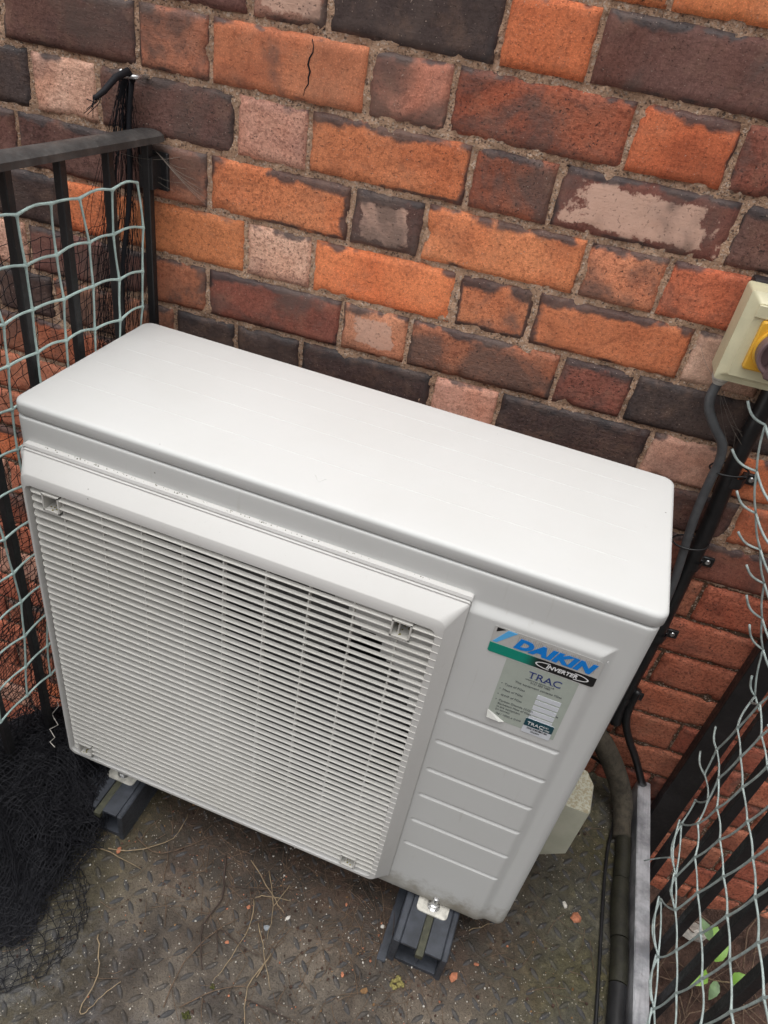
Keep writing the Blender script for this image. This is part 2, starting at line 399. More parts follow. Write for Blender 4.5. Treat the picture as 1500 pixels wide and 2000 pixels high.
# ------------------------------------------------------------------ ground far below the landing
g = MB(); g.add([(-40, -40, -.62), (40, -40, -.62), (40, 40, -.62), (-40, 40, -.62)], [(0, 1, 2, 3)])
tag(g.build('ground', SOIL), kind='structure')

# ------------------------------------------------------------------ brick wall (local x along the wall, -y towards us)
WY, WT = 0.35528, 0.07463
wall = thing('brick_wall', 'weathered wall of orange, purple and black bricks with sandy mortar', 'wall', (0, WY, 0), WT)
def wpt(u, off, z):
    return Vector((u * math.cos(WT) + off * math.sin(WT), WY + u * math.sin(WT) - off * math.cos(WT), z))

ZB = [1.380, 1.297, 1.214, 1.1308, 1.0477, .9644, .8826, .7997, .7189, .6362, .5550, .4727, .3861, .3020, .2165]
while ZB[-1] > -.70: ZB.append(ZB[-1] - .0835)
# ZB[k] .. ZB[k+1]; ZB[3] is the bed under the first fully seen course
SL, HL = .222, .111
def extend(js, nxt_left, nxt_right, lo=-.72, hi=1.62):
    js = list(js); k = nxt_left
    while js[0] > lo: js.insert(0, js[0] - (SL if k == 'S' else HL)); k = 'H' if k == 'S' else 'S'
    k = nxt_right
    while js[-1] < hi: js.append(js[-1] + (SL if k == 'S' else HL)); k = 'H' if k == 'S' else 'S'
    return js
ROWS = {   # index of upper bed -> (joints, tone codes of the bricks between the listed joints, left neighbour kind, right neighbour kind)
 1: ([.18, .29, .51, .625], 'DKO', 'S', 'S'),
 2: ([-.102, .128, .231, .447, .558, .785], 'DLKOD', 'H', 'H'),
 3: ([-.237, -.032, .074, .290, .401, .628, .753], 'DMrmRo', 'H', 'S'),
 4: ([-.202, -.097, .111, .218, .443, .557, .786], 'PDPoRW', 'S', 'H'),
 5: ([-.236, -.029, .072, .288, .394, .619, .728], 'DMoYoG', 'H', 'S'),
 6: ([-.175, -.085, .132, .238, .458, .572, .793], 'OOPOEo', 'S', 'H'),
 7: ([-.244, -.031, .070, .292, .400, .631, .739], 'DRVBMV', 'H', 'S'),
 8: ([.013, .120, .231, .451, .558, .791, .904], 'KKKPKP', 'S', 'S'),
 9: ([.74, .959], 'D', 'H', 'H'),
 10: ([.80, .88], 'D', 'S', 'S'),
}
LOWER_FROM = 11
REST = 'ODRMoDVOPKr'
TONES = {  # tint, scorch, blot, pale
 'O': ((.76, .245, .098), .12, .10, .0), 'o': ((.76, .255, .112), .55, .12, .0), 'r': ((.60, .200, .100), .18, .30, .0),
 'R': ((.44, .150, .080), .32, .48, .0), 'V': ((.260, .090, .062), .45, .40, .0), 'D': ((.185, .092, .076), .48, .36, .0),
 'K': ((.075, .050, .047), .62, .45, .0), 'P': ((.76, .46, .34), .25, .0, .0), 'L': ((.48, .27, .20), .85, .5, .85),
 'm': ((.62, .31, .22), .45, .85, .0), 'M': ((.52, .205, .115), .52, .62, .0), 'W': ((.22, .085, .065), .52, .35, .92),
 'Y': ((.15, .070, .060), .65, .55, .75), 'G': ((.70, .260, .135), .25, .58, .0), 'E': ((.64, .260, .125), .85, .5, .0),
 'B': ((.66, .30, .17), .45, .10, .25), 'N': ((.52, .175, .100), -.25, .05, .0), 'n': ((.42, .135, .082), -.1, .25, .0)}

def brick_mesh(L, H, seed, rough=1.0):
    nx = max(10, int(L / .006)); nz = max(8, int(H / .006))
    # non-uniform parameters: denser near the arrises
    def par(n):
        t = np.linspace(0, 1, n + 1); return t
    U, Wv = np.meshgrid(par(nx), par(nz), indexing='ij')
    X = (U - .5) * L; Z = (Wv - .5) * H
    q = np.stack([X, Z * 0 + seed * .37, Z], -1)
    # wandering outline
    ex = np.abs(U - .5) * 2; ez = np.abs(Wv - .5) * 2
    jx = fbm(np.stack([np.sign(U - .5) * 3.1 + seed, Z * 90, 0 * Z], -1), 3, 3) * .0018 * rough
    jz = fbm(np.stack([X * 85, np.sign(Wv - .5) * 2.3 + seed, 0 * Z], -1), 5, 3) * .0018 * rough
    X2 = X + jx * ex ** 3 + (vnoise(np.array([seed, .3, .7]), 1) * .0012) * np.sign(Z)
    Z2 = Z + jz * ez ** 3 + X * vnoise(np.array([seed, 4.3, .7]), 2) * .012
    d = np.minimum((.5 - np.abs(U - .5)) * L, (.5 - np.abs(Wv - .5)) * H)
    rr = .0042
    Y = np.clip(1 - d / rr, 0, 1) ** 2.0 * .0034
    chip = np.clip(fbm(q * 34, 11, 3) - .26, 0, 1) * np.clip(1 - d / .013, 0, 1)
    Y = Y + chip * .020 * rough + fbm(q * 28, 8, 3) * .0009 * rough + fbm(q * 120, 9, 2) * .0004
    Y = Y - .0015 - vnoise(np.array([seed * 1.7, .1, .2]), 6) * .0015
    V = np.stack([X2, Y, Z2], -1).reshape(-1, 3)
    n1, n2 = nx + 1, nz + 1
    idx = np.arange(n1 * n2).reshape(n1, n2)
    F = np.stack([idx[:-1, :-1], idx[1:, :-1], idx[1:, 1:], idx[:-1, 1:]], -1).reshape(-1, 4)
    ring = np.concatenate([idx[:, 0], idx[-1, 1:], idx[-2::-1, -1], idx[0, -2:0:-1]])
    back = V[ring].copy(); back[:, 1] = .035
    b0 = len(V); m = len(ring); V = np.concatenate([V, back])
    k = np.arange(m); k2 = (k + 1) % m
    F = np.concatenate([F, np.stack([ring[k], b0 + k, b0 + k2, ring[k2]], -1)])
    return fast_mesh('brick', V, F)

nb = 0
for k in range(len(ZB) - 1):
    z1, z0 = ZB[k], ZB[k + 1]
    lower = k >= LOWER_FROM
    if k in ROWS:
        core, codes, kl, kr = ROWS[k]
    else:
        sh = (k % 2) * .168 + random.uniform(-.012, .012)
        core, codes, kl, kr = ([.12 + sh, .12 + sh + HL], 'O', 'S', 'S')
        if k == 11: core = [.858, .97]
        if k == 13: core = [.85, .961]
    js = extend(core, kl, kr)
    i0 = js.index(core[0])
    for a in range(len(js) - 1):
        u0, u1 = js[a], js[a + 1]
        mid = (u0 + u1) / 2
        if z1 < .55 and .06 < u0 and u1 < .80 : continue           # behind the unit
        if z1 < -.06 and -.10 < u0 and u1 < 1.06: continue        # under the landing
        if u1 < -.62 or u0 > 1.42: continue
        if z1 > .9 and (u0 > 1.05 or u1 < -.42): continue
        rnd = random.Random(k * 97 + a)
        if k in ROWS and 0 <= a - i0 < len(codes): t = codes[a - i0]
        elif lower: t = 'N' if rnd.random() < .72 else 'n'
        else: t = REST[rnd.randrange(len(REST))]
        if mid < -.05 and k >= 9: t = 'N' if rnd.random() < .65 else rnd.choice('PRo')
        jt = .0076 if not lower else .0075
        L = (u1 - u0) - jt; H = (z1 - z0) - (jt + .001)
        seed = rnd.uniform(0, 60)
        me = brick_mesh(L, H, seed, 1.0 if not lower else 1.15); me.materials.append(BRICK)
        o = link(bpy.data.objects.new('brick', me), wall); o.location = (mid, 0, (z0 + z1) / 2)
        tint, sc, blo, pal = TONES[t]
        f = rnd.uniform(.80, 1.08); hshift = rnd.uniform(-.10, .12)
        o['grain'] = rnd.uniform(.15, 1.0) if not lower else 1.1; o['tint'] = (tint[0] * f, tint[1] * f * (1 + hshift), tint[2] * f * (1 + hshift))
        o['scorch'] = sc; o['blot'] = blo; o['pale'] = pal; o['seed'] = seed; o['half_len'] = L / 2
        nb += 1

def mortar(name, u0, u1, z0, z1, m, step, depth):
    nu = int((u1 - u0) / step); nz = int((z1 - z0) / step)
    U, Z = np.meshgrid(np.linspace(u0, u1, nu + 1), np.linspace(z0, z1, nz + 1), indexing='ij')
    q = np.stack([U, Z * 0, Z], -1)
    Y = depth - fbm(q * 26, 21, 3) * .0034 - fbm(q * 115, 25, 2) * .0030
    V = np.stack([U, Y, Z], -1).reshape(-1, 3); idx = np.arange(len(V)).reshape(nu + 1, nz + 1)
    F = np.stack([idx[:-1, :-1], idx[1:, :-1], idx[1:, 1:], idx[:-1, 1:]], -1).reshape(-1, 4)
    me = fast_mesh(name, V, F); me.materials.append(m)
    return link(bpy.data.objects.new(name, me), wall)
mortar('mortar', -.75, 1.62, ZB[LOWER_FROM], 1.38, MORTAR, .0036, .0036)['label'] = 'buff sandy mortar'
mortar('mortar', -.75, 1.62, -.70, ZB[LOWER_FROM], MORTAR_RED, .006, .0055)['label'] = 'dark mortar of the lower red courses'
# crack through one brick and a few lumps of squeezed mortar
cr = MB(); cx0, cz0 = .213, 1.129
pts = [(.2135 + .002 * math.sin(i * 1.3) + .0015 * random.uniform(-1, 1) - .004 * (i / 9), -.0022, 1.124 - i * .0072) for i in range(10)]
cr.tube(pts, [.0006 + .0007 * math.sin(math.pi * i / 9) for i in range(10)], 6)
cr.build('crack', NET, wall, True)

# ------------------------------------------------------------------ landing: chequer plate
FZ = -.085
def dirt(x, y):
    q = np.stack([x, y, x * 0], -1)
    d = fbm(q * 9, 31, 3) * .0012 + fbm(q * 60, 33, 3) * .0006
    lee = np.clip((y + .20 + .10 * vnoise(q * 7, 35)) / .16, 0, 1) * np.clip((.86 - x) / .12, 0, 1)
    return d + lee * .0022
x0, x1, y0, y1 = -.075, 1.034, -1.15, .44
st = .0055
nx, ny = int((x1 - x0) / st), int((y1 - y0) / st)
X, Y = np.meshgrid(np.linspace(x0, x1, nx + 1), np.linspace(y0, y1, ny + 1), indexing='ij')
Z = FZ + dirt(X, Y)
V = np.stack([X, Y, Z], -1).reshape(-1, 3); idx = np.arange(len(V)).reshape(nx + 1, ny + 1)
F = np.stack([idx[:-1, :-1], idx[1:, :-1], idx[1:, 1:], idx[:-1, 1:]], -1).reshape(-1, 4)
ring = np.concatenate([idx[:, 0], idx[-1, 1:], idx[-2::-1, -1], idx[0, -2:0:-1]]); low = V[ring].copy(); low[:, 2] = FZ - .012
b0 = len(V); m_ = len(ring); V = np.concatenate([V, low]); kk = np.arange(m_); k2 = (kk + 1) % m_
F = np.concatenate([F, np.stack([ring[kk], b0 + kk, b0 + k2, ring[k2]], -1)])
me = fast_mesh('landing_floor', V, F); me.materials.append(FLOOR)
floor = tag(link(bpy.data.objects.new('landing_floor', me)), kind='structure')
# raised lozenges of the plate, joined
VV, FF, base = [], [], 0
pitch = .0275
na, nr = 10, 3
for i in range(int((x1 - x0) / pitch) + 1):
    for j in range(int((y1 - y0) / pitch) + 1):
        cx, cy = x0 + .012 + i * pitch, y0 + .012 + j * pitch
        if cx > x1 - .014 or cy > y1 - .014 or cy < -.62: continue
        a = R(48) if (i + j) % 2 else R(-42)
        lv = []
        for t, hgt in ((1.0, -.0018), (.78, .0017), (.3, .0032)):
            for s_ in range(na):
                th = 2 * math.pi * s_ / na
                ex_, ey_ = .0138 * t * math.copysign(abs(math.cos(th)) ** 1.0, math.cos(th)), .0047 * t * math.sin(th) * (1 - .35 * abs(math.cos(th)) ** 2)
                lv.append((cx + ex_ * math.cos(a) - ey_ * math.sin(a), cy + ex_ * math.sin(a) + ey_ * math.cos(a), FZ + hgt))
        VV += lv
        for r_ in range(2):
            for s_ in range(na):
                s2 = (s_ + 1) % na; FF.append((base + r_ * na + s_, base + r_ * na + s2, base + (r_ + 1) * na + s2, base + (r_ + 1) * na + s_))
        FF += [(base + 2 * na + 0, base + 2 * na + 1, base + 2 * na + 2, base + 2 * na + 9), (base + 2 * na + 2, base + 2 * na + 3, base + 2 * na + 8, base + 2 * na + 9),
               (base + 2 * na + 3, base + 2 * na + 4, base + 2 * na + 7, base + 2 * na + 8), (base + 2 * na + 4, base + 2 * na + 5, base + 2 * na + 6, base + 2 * na + 7)]
        base += 3 * na
me = fast_mesh('raised_tread', np.array(VV), np.array(FF)); me.materials.append(TREAD)
tag(link(bpy.data.objects.new('raised_tread', me), floor), kind='stuff')

# steel upstand at the right edge, square to the wall
bar = MB()
import itertools
def skewbar(mb, yl, yr, z0, z1, xa0, xa1, xb0, xb1, bev=.0015):
    bm = bmesh.new(); vs_ = [bm.verts.new(p) for p in [(xa0, yl, z0), (xa1, yl, z0), (xb1, yr, z0), (xb0, yr, z0), (xa0, yl, z1), (xa1, yl, z1), (xb1, yr, z1), (xb0, yr, z1)]]
    for f in [(3, 2, 1, 0), (4, 5, 6, 7), (0, 1, 5, 4), (1, 2, 6, 5), (2, 3, 7, 6), (3, 0, 4, 7)]: bm.faces.new([vs_[i] for i in f])
    bmesh.ops.bevel(bm, geom=bm.edges[:], offset=bev, segments=2, affect='EDGES'); mb.bm(bm)
skewbar(bar, .424, -.62, -.14, -.045, 1.0345, 1.0605, 1.0765, 1.1025)
tag(bar.build('steel_edging', STEEL, smooth=40), 'grey galvanised steel bar edging the landing beside the pipe', 'edging')

# ------------------------------------------------------------------ air conditioner
W_, D_, H_ = .825, .298, .7144
ac = thing('air_conditioner', 'cream outdoor air conditioning unit with slatted fan grille, blue DAIKIN badge', 'air conditioner')
HB = .6935
def sstep(t): t = np.clip(t, 0, 1); return t * t * (3 - 2 * t)
RIBS = [.4595, .396, .3305, .2675, .2005, .135]
def emb(x, z):
    dx = (.7925 - x) / .017; dz = (.6530 - z) / .0165
    h = .0075 * np.clip(np.minimum(sstep(dx), sstep(dz)), 0, 1)
    for rz in RIBS:
        px = np.clip(x, .6335, .7765); d = np.hypot(x - px, (z - rz))
        h = h - .0030 * sstep(1.15 - d / .0042) * (h > .002)
    return h
# perimeter path
x0b, x1b, y0b, y1b, rb = .004, W_ - .004, 0.0, D_ - .004, .013
path = []
def arc(cx, cy, a0, a1, n=9):
    for t in np.linspace(a0, a1, n): path.append((cx + rb * math.cos(t), cy + rb * math.sin(t), math.cos(t), math.sin(t)))
arc(x0b + rb, y1b - rb, math.pi / 2, math.pi); arc(x0b + rb, y0b + rb, math.pi, 1.5 * math.pi)
for xx in list(np.arange(.03, .60, .010)) + list(np.arange(.604, x1b - rb - .001, .0017)): path.append((xx, y0b, 0, -1))
arc(x1b - rb, y0b + rb, 1.5 * math.pi, 2 * math.pi); arc(x1b - rb, y1b - rb, 0, math.pi / 2)
PT = np.array(path)
zs = set(np.round(np.arange(0, HB - .004, .010), 5))
for rz in RIBS: zs |= set(np.round(rz + np.linspace(-.0075, .0075, 15), 5))
zs |= set(np.round(np.linspace(.633, .658, 18), 5)) | {0.0, HB - .004}
zs = sorted(zs); zz = np.array(zs)
insets = np.zeros(len(zz))
# rolled top edge + tucked bottom edge
zz = np.concatenate([[-.006, -.0045, -.001], zz[1:], [HB - .0025, HB - .0012, HB - .0003, HB]]); ins = np.zeros(len(zz)); ins[:3] = (.010, .002, .0003); ins[-4:] = (.0002, .0007, .0016, .0060)
rows = []
for z, i_ in zip(zz, ins):
    x, y, nx_, ny_ = PT.T
    front = (ny_ < -.7)
    h = np.where(front, emb(x, np.full_like(x, z)), 0.0) * np.clip(-ny_, 0, 1) - i_ + (0.0012 if True else 0)
    rows.append(np.stack([x + nx_ * h, y + ny_ * h, np.full_like(x, z)], -1))
V = np.array(rows); nr_, nc_ = V.shape[:2]; V = V.reshape(-1, 3)
idx = np.arange(nr_ * nc_).reshape(nr_, nc_)
nxt = np.roll(idx, -1, axis=1)
F = np.stack([idx[:-1], nxt[:-1], nxt[1:], idx[1:]], -1).reshape(-1, 4)
ctr = V[F].mean(1); hole = (np.hypot(ctr[:, 0] - .318, ctr[:, 2] - .335) < .288) & (ctr[:, 1] < .001)
F = F[~hole]
me = fast_mesh('casing', V, F); me.materials.append(PAINT_FRONT); casing = link(bpy.data.objects.new('casing', me), ac)
# base pan and inner dark parts
bp = MB(); bp.box(.014, W_ - .014, .012, D_ - .014, -.006, .002); bp.build('base_pan', PAINT_FRONT, ac)
ib = MB(); ib.box(.02, .60, .225, .262, .01, .685); ib.build('coil', FIN, ac)
# bell mouth ring
bmth = MB(); n = 48
for k in range(n):
    a, b = 2 * math.pi * k / n, 2 * math.pi * (k + 1) / n
    prof = [(.300, .003), (.288, .0035), (.283, .008), (.280, .035)]
    for (r0, d0), (r1, d1) in zip(prof[:-1], prof[1:]):
        bmth.add([(.318 + r * math.cos(t), d, .335 + r * math.sin(t)) for (r, d, t) in ((r0, d0, a), (r0, d0, b), (r1, d1, b), (r1, d1, a))], [(0, 1, 2, 3)])
bmth.build('bell_mouth', PAINT_FRONT, ac, True)
fan = MB(); fan.cyl((.318, .085, .335), (0, -1, 0), .05, .05, 24, .042)
for q in range(3):
    a0 = q * 2.094 + .4
    for s_ in range(8):
        t0, t1 = s_ / 8, (s_ + 1) / 8
        def pt(r, t): a = a0 + t * 1.6 + (r - .05) * 1.5; return (.318 + r * math.cos(a), .04 + .07 * t, .335 + r * math.sin(a))
        fan.add([pt(.045, t0), pt(.045, t1), pt(.265, t1), pt(.265, t0)], [(0, 1, 2, 3)])
fan.build('fan', FAN, ac)

# lid
def rrect(xa, xb, ya, yb, r, n=7):
    P = []
    for (cx, cy, a) in ((xb - r, yb - r, 0), (xa + r, yb - r, 90), (xa + r, ya + r, 180), (xb - r, ya + r, 270)):
        for t in np.linspace(a, a + 90, n): P.append((cx + r * math.cos(R(t)), cy + r * math.sin(R(t))))
    return P
lid = MB(); prof = [(.014, HB + .0008), (.014, HB + .0026), (.0006, HB + .0026), (0, HB + .0034), (0, H_ - .006)] + [(.006 * (1 - math.cos(t)), H_ - .006 + .006 * math.sin(t)) for t in np.linspace(.2, math.pi / 2, 6)] + [(.02, H_ + .0002)]
N = None
for (i_, z) in prof:
    ringp = rrect(i_, W_ - i_, i_, D_ - i_, max(.016 - i_ * .6, .003)); N = len(ringp)
    lid.v += [(p[0], p[1], z) for p in ringp]
for a in range(len(prof) - 1):
    for k in range(N): lid.f.append((a * N + k, a * N + (k + 1) % N, (a + 1) * N + (k + 1) % N, (a + 1) * N + k))
lid.f.append(tuple((len(prof) - 1) * N + k for k in range(N)))
lido = lid.build('lid', PAINT, ac, 50)
for yy, xa, xb in ((.246, .05, .79), (.197, .035, .785), (.141, .025, .78), (.078, .025, .775)):
    rd = MB(); rd.prism([(yy - .0022, H_ - .0004), (yy - .0008, H_ + .00045), (yy + .0008, H_ + .00045), (yy + .0022, H_ - .0004)], 'x', xa, xb)
    rd.build('pressed_line', PAINT, lido, 60)
tri = [(.398, .046), (.412, .046), (.405, .034)]; tm = MB(); tm.tube([(*p, H_ + .0002) for p in tri + tri[:1]], .00035, 5); tm.build('arrow_mark', PAINT, lido, True)

# grille frame
def rr2(xa, xb, za, zb, r, n=6): return rrect(xa, xb, za, zb, r, n)
ringsG = [((.0175, .6225, .024, .660), .003, .0), ((.0175, .6225, .024, .660), .003, -.0085), ((.0180, .6220, .0245, .6560), .003, -.0100), ((.0181, .6219, .0246, .6556), .003, -.0050), ((.0184, .6216, .0249, .6544), .003, -.0050), ((.0185, .6215, .025, .6540), .003, -.0125),
          ((.0190, .6210, .026, .6515), .003, -.0125), ((.0285, .6035, .034, .634), .012, -.0335), ((.0290, .6025, .0345, .6325), .012, -.0345), ((.0325, .5945, .040, .6160), .010, -.0345),
          ((.0330, .5935, .0405, .6150), .009, -.0335), ((.0335, .5930, .041, .6140), .008, -.010)]
fr = MB()
for (q, r, y) in ringsG:
    P = rr2(*q, r); fr.v += [(p[0], y, p[1]) for p in P]; NG = len(P)
for a in range(len(ringsG) - 1):
    for k in range(NG): fr.f.append((a * NG + k, a * NG + (k + 1) % NG, (a + 1) * NG + (k + 1) % NG, (a + 1) * NG + k))
fr.build('grille_frame', PLASTIC, ac, 35)

# slats: every blade a part
PK = [(.0715, .5985), (.5535, .5985), (.0635, .060), (.5535, .060)]     # sockets (x, z)
PW, PH = .0125, .0135
def slat(z, segs):
    mb = MB()
    for (xa, xb) in segs:
        n = max(2, int((xb - xa) / .04)); xs_ = np.linspace(xa, xb, n + 1)
        if xa < .036: xs_ = np.concatenate([[.0335, .0355, .0385, .043], xs_[xs_ > .05]])
        b = len(mb.v)
        for x in xs_:
            dep = .0090 - .0052 * float(sstep((x - .08) / .38)) + .0013
            yf = -.0352 + (.016 * max(0, (.043 - x) / .0095) ** 2 if x < .043 else 0)
            yb_ = yf + dep
            for (yy, dz) in ((yf + .0004, -.0008), (yf, .0001), (yf + .0006, .0010), (yb_, .0010), (yb_, -.0004)):
                mb.v.append((x, yy, z + dz - .0010 + (yy - yf) * .10))
        m = len(xs_)
        for i in range(m - 1):
            for k in range(5): mb.f.append((b + i * 5 + k, b + i * 5 + (k + 1) % 5, b + (i + 1) * 5 + (k + 1) % 5, b + (i + 1) * 5 + k))
        mb.f.append(tuple(b + k for k in range(5))); mb.f.append(tuple(b + (m - 1) * 5 + k for k in range(5))[::-1])
    return mb.build('slat', SLAT, ac, 40)
z = .6085
while z > .045:
    cuts = sorted([(px - PW, px + PW) for (px, pz) in PK if abs(z - pz) < PH + .0012])
    segs = []; a = .034
    for (c0, c1) in cuts: segs.append((a, c0)); a = c1
    segs.append((a, .6025)); slat(z, segs); z -= .01283
xr = .0835
for xr in [.028 + .0580 * k for k in range(1, 10)]:
    rb_ = MB(); rb_.box(xr - .0009, xr + .0009, -.0304, -.022, .042, .613); rb_.build('upright_rib', SLAT, ac)
for (px, pz) in PK:
    so = MB(); t = .0021
    for (a, b, c, d) in ((px - PW, px - PW + t, pz - PH, pz + PH), (px + PW - t, px + PW, pz - PH, pz + PH), (px - PW, px + PW, pz - PH - .0001, pz - PH + t), (px - PW, px + PW, pz + PH - t, pz + PH + .0001)):
        so.box(a, b, -.0360, .0075, c, d)
    sk = so.build('screw_socket', SLAT, ac)
    so = MB(); so.box(px - PW + t, px + PW - t, -.012, -.010, pz - PH + t, pz + PH - t); so.build('socket_back', SOCKET_SHADE, sk)  # back plate coloured dark to paint the shade inside the socket
    so = MB()
    for q in range(9): so.cyl((px + random.uniform(-1, 1) * (PW - .004), random.uniform(-.034, -.014), pz - PH + t), (random.uniform(-.4, .4), random.uniform(-.4, .4), 1), random.uniform(.0008, .002), random.uniform(.0006, .0016), 5, .0004)
    tag(so.build('socket_grit', MOSSY, sk), kind='stuff')
# grime collected on top of the grille frame
gm = MB()
for i in range(80):
    x = .03 + .57 * random.random() ** 1.0
    if random.random() < .55: x = random.choice([.10, .14, .16, .24, .31, .35, .40, .47]) + random.gauss(0, .014)
    r_ = random.uniform(.0003, .0007)
    gm.cyl((x, -.0025 - random.random() * .003, .6598), (random.uniform(-.5, .5), -.5, 1), r_, r_ * 1.4, 5)
tag(gm.build('grime_line', MOSS, ac), kind='stuff')

# badge
BY = -.0093
def flat(name, poly, y, m, parent, label=None, th=.0003):
    mb = MB(); mb.prism(poly, 'y', y, y + th); o = mb.build(name, m, parent)
    if label: o['label'] = label
    return o
def col(name, c, rough=.4, metal=0.0): return plain(name, c, rough, metal, .04, 60, .02)
L_SILV = col('badge_silver', (.47, .46, .44), .35); L_BLK = col('badge_black', (.008, .008, .009), .35); L_BLUE = col('badge_blue', (.0, .20, .64), .35)
L_LB = col('badge_light_blue', (.10, .42, .78), .35); L_WHITE = col('badge_white', (.75, .75, .75), .4); L_NAVY = col('sticker_navy', (.012, .030, .16), .5)
L_TXT = col('sticker_text', (.10, .11, .11), .5); L_PAPER = col('sticker_paper', (.385, .42, .37), .55); L_TEAL = col('sticker_teal', (.008, .055, .075), .5)
L_LBL = col('sticker_white', (.62, .64, .68), .5); L_FOLD = col('sticker_back', (.62, .62, .58), .6); L_HATCH = col('badge_hatch', (.36, .32, .29), .4)
def mk_band():
    M = Mat('badge_band', .35); x = M.sep(M.tc())[0]
    c = M.mix(M.ramp(x, .695, .718), (.0, .235, .165), (.008, .008, .009)); return M.set(col=c)
L_BAND = mk_band()
bx0, bx1, bz0, bz1 = .6552, .7826, .5902, .6322
LW, LHt = bx1 - bx0, bz1 - bz0
badge = thing('badge', None, None); badge.parent = ac; del_keys = [k for k in ('label', 'category') if k in badge]
def rrpoly(xa, xb, za, zb, r): return [(p[0], p[1]) for p in rrect(xa, xb, za, zb, r, 4)]
flat('badge_plate', rrpoly(bx0, bx1, bz0, bz1, .0022), BY, L_SILV, badge)
zb_ = bz0 + .0152
flat('badge_band', [(bx0 + .0022, bz0 + .0001), (bx1 - .0022, bz0 + .0001), (bx1 - .0002, bz0 + .0022), (bx1 - .0002, zb_), (bx0 + .0002, zb_), (bx0 + .0002, bz0 + .0022)], BY - .0003, L_BAND, badge)
flat('badge_mark', [(bx0 + .0035, bz1 - .0015), (bx0 + .0135, bz1 - .0015), (bx0 + .0035, bz1 - .0085)], BY - .0003, L_BLK, badge, 'black corner triangle')
flat('badge_mark', [(bx0 + .0025, zb_ + .002), (bx0 + .0165, bz1 - .0015), (bx0 + .0275, bz1 - .0015), (bx0 + .0075, zb_ + .002)], BY - .0003, L_LB, badge, 'light blue slanted stripe')
ht = MB()
for i in range(44):
    x = bx0 + .030 + i * .0021
    zl = zb_ + .003 + random.random() * .004; zh = bz1 - .002 - random.random() * .004
    if x < bx1 - .003: ht.prism([(x, zl), (x + .0005, zl), (x + .0005, zh), (x, zh)], 'y', BY - .00025, BY)
ht.build('badge_hatching', L_HATCH, badge)
def text(name, body, x, z, size, m, parent, y, shear=0.0, sx=1.0, bold=0.0, align='LEFT', space=1.0, rot=0.0):
    cu = bpy.data.curves.new(name, 'FONT'); cu.body = body; cu.size = size; cu.shear = shear; cu.offset = bold; cu.align_x = align
    cu.extrude = .00012; cu.space_character = space; cu.resolution_u = 3
    tmp = bpy.data.objects.new(name + '_curve', cu)
    me = bpy.data.meshes.new_from_object(tmp); bpy.data.objects.remove(tmp); bpy.data.curves.remove(cu)
    T = Matrix.Translation((x, y, z)) @ Matrix.Rotation(R(90), 4, 'X') @ Matrix.Rotation(R(rot), 4, 'Z') @ Matrix.Diagonal((sx, 1, 1, 1))
    me.transform(T); me.name = name; me.materials.append(m)
    return link(bpy.data.objects.new(name, me), parent)
text('lettering', 'DAIKIN', bx0 + .0275, zb_ + .0045, .0210, L_BLUE, badge, BY - .0005, .28, 1.22, .00135, space=1.07)['label'] = 'blue italic DAIKIN lettering'
text('lettering', 'INVERTER', bx0 + .0700, bz0 + .0050, .0080, L_WHITE, badge, BY - .0006, .22, 1.03, .00022)['label'] = 'white INVERTER lettering'
for s_ in (-1, 1):
    ar = MB(); cxm = bx0 + .0885; n = 14
    up = []; dn = []
    for k in range(n + 1):
        t = k / n; x = cxm + s_ * (.0150 + .0165 * math.sin(t * math.pi / 2)); zz_ = .0052 * math.cos(t * math.pi / 2)
        up.append((x, bz0 + .0077 + zz_)); dn.append((x, bz0 + .0077 - zz_))
    o_ = up + dn[::-1][1:]
    inn = [(cxm + (p[0] - cxm) * .955 - s_ * .0005, bz0 + .0077 + (p[1] - bz0 - .0077) * .78) for p in o_]
    for k in range(len(o_) - 1):
        ar.add([(o_[k][0], BY - .0006, o_[k][1]), (o_[k + 1][0], BY - .0006, o_[k + 1][1]), (inn[k + 1][0], BY - .0006, inn[k + 1][1]), (inn[k][0], BY - .0006, inn[k][1])], [(0, 1, 2, 3)])
    ar.build('badge_swoosh', L_WHITE, badge)

# service sticker
st_ = thing('service_sticker', None, None); st_.parent = ac
sx0, sx1, sz1, sz0 = .6802, .7672, .5880, .4800
SY = BY + .0003
flat('sticker_sheet', [(sx0, sz1), (sx1, sz1), (sx1, sz0), (sx0 + .022, sz0), (sx0, sz0 + .013)], SY, L_PAPER, st_, th=.0002)
fo = MB(); fo.add([(sx0 - .001, SY - .0004, sz0 + .014), (sx0 + .024, SY - .0004, sz0 + .0005), (sx0 + .017, SY - .0045, sz0 + .002), (sx0 + .001, SY - .004, sz0 + .002)], [(0, 1, 2, 3)]); fo.build('folded_corner', L_FOLD, st_)
def serif(body, x, z, size, m, y, sx=1.0, dx=None):
    o = text('lettering', body, x, z, size, m, st_, y, 0, sx)
    return o
xx = sx0 + .0295
o = serif('TRAC', xx, .5700, .0155, L_NAVY, SY - .0003, 1.02); o['label'] = 'navy TRAC heading'
sf = MB()
for (ax, w2) in ((xx + .0030, .0036), (xx + .0094, .0030), (xx + .0166, .0026), (xx + .0205, .0026), (xx + .0290, .0030)):
    sf.prism([(ax, .5699), (ax + w2, .5699), (ax + w2, .5705), (ax, .5705)], 'y', SY - .0003, SY - .0001)
sf.build('lettering_serif', L_NAVY, st_)
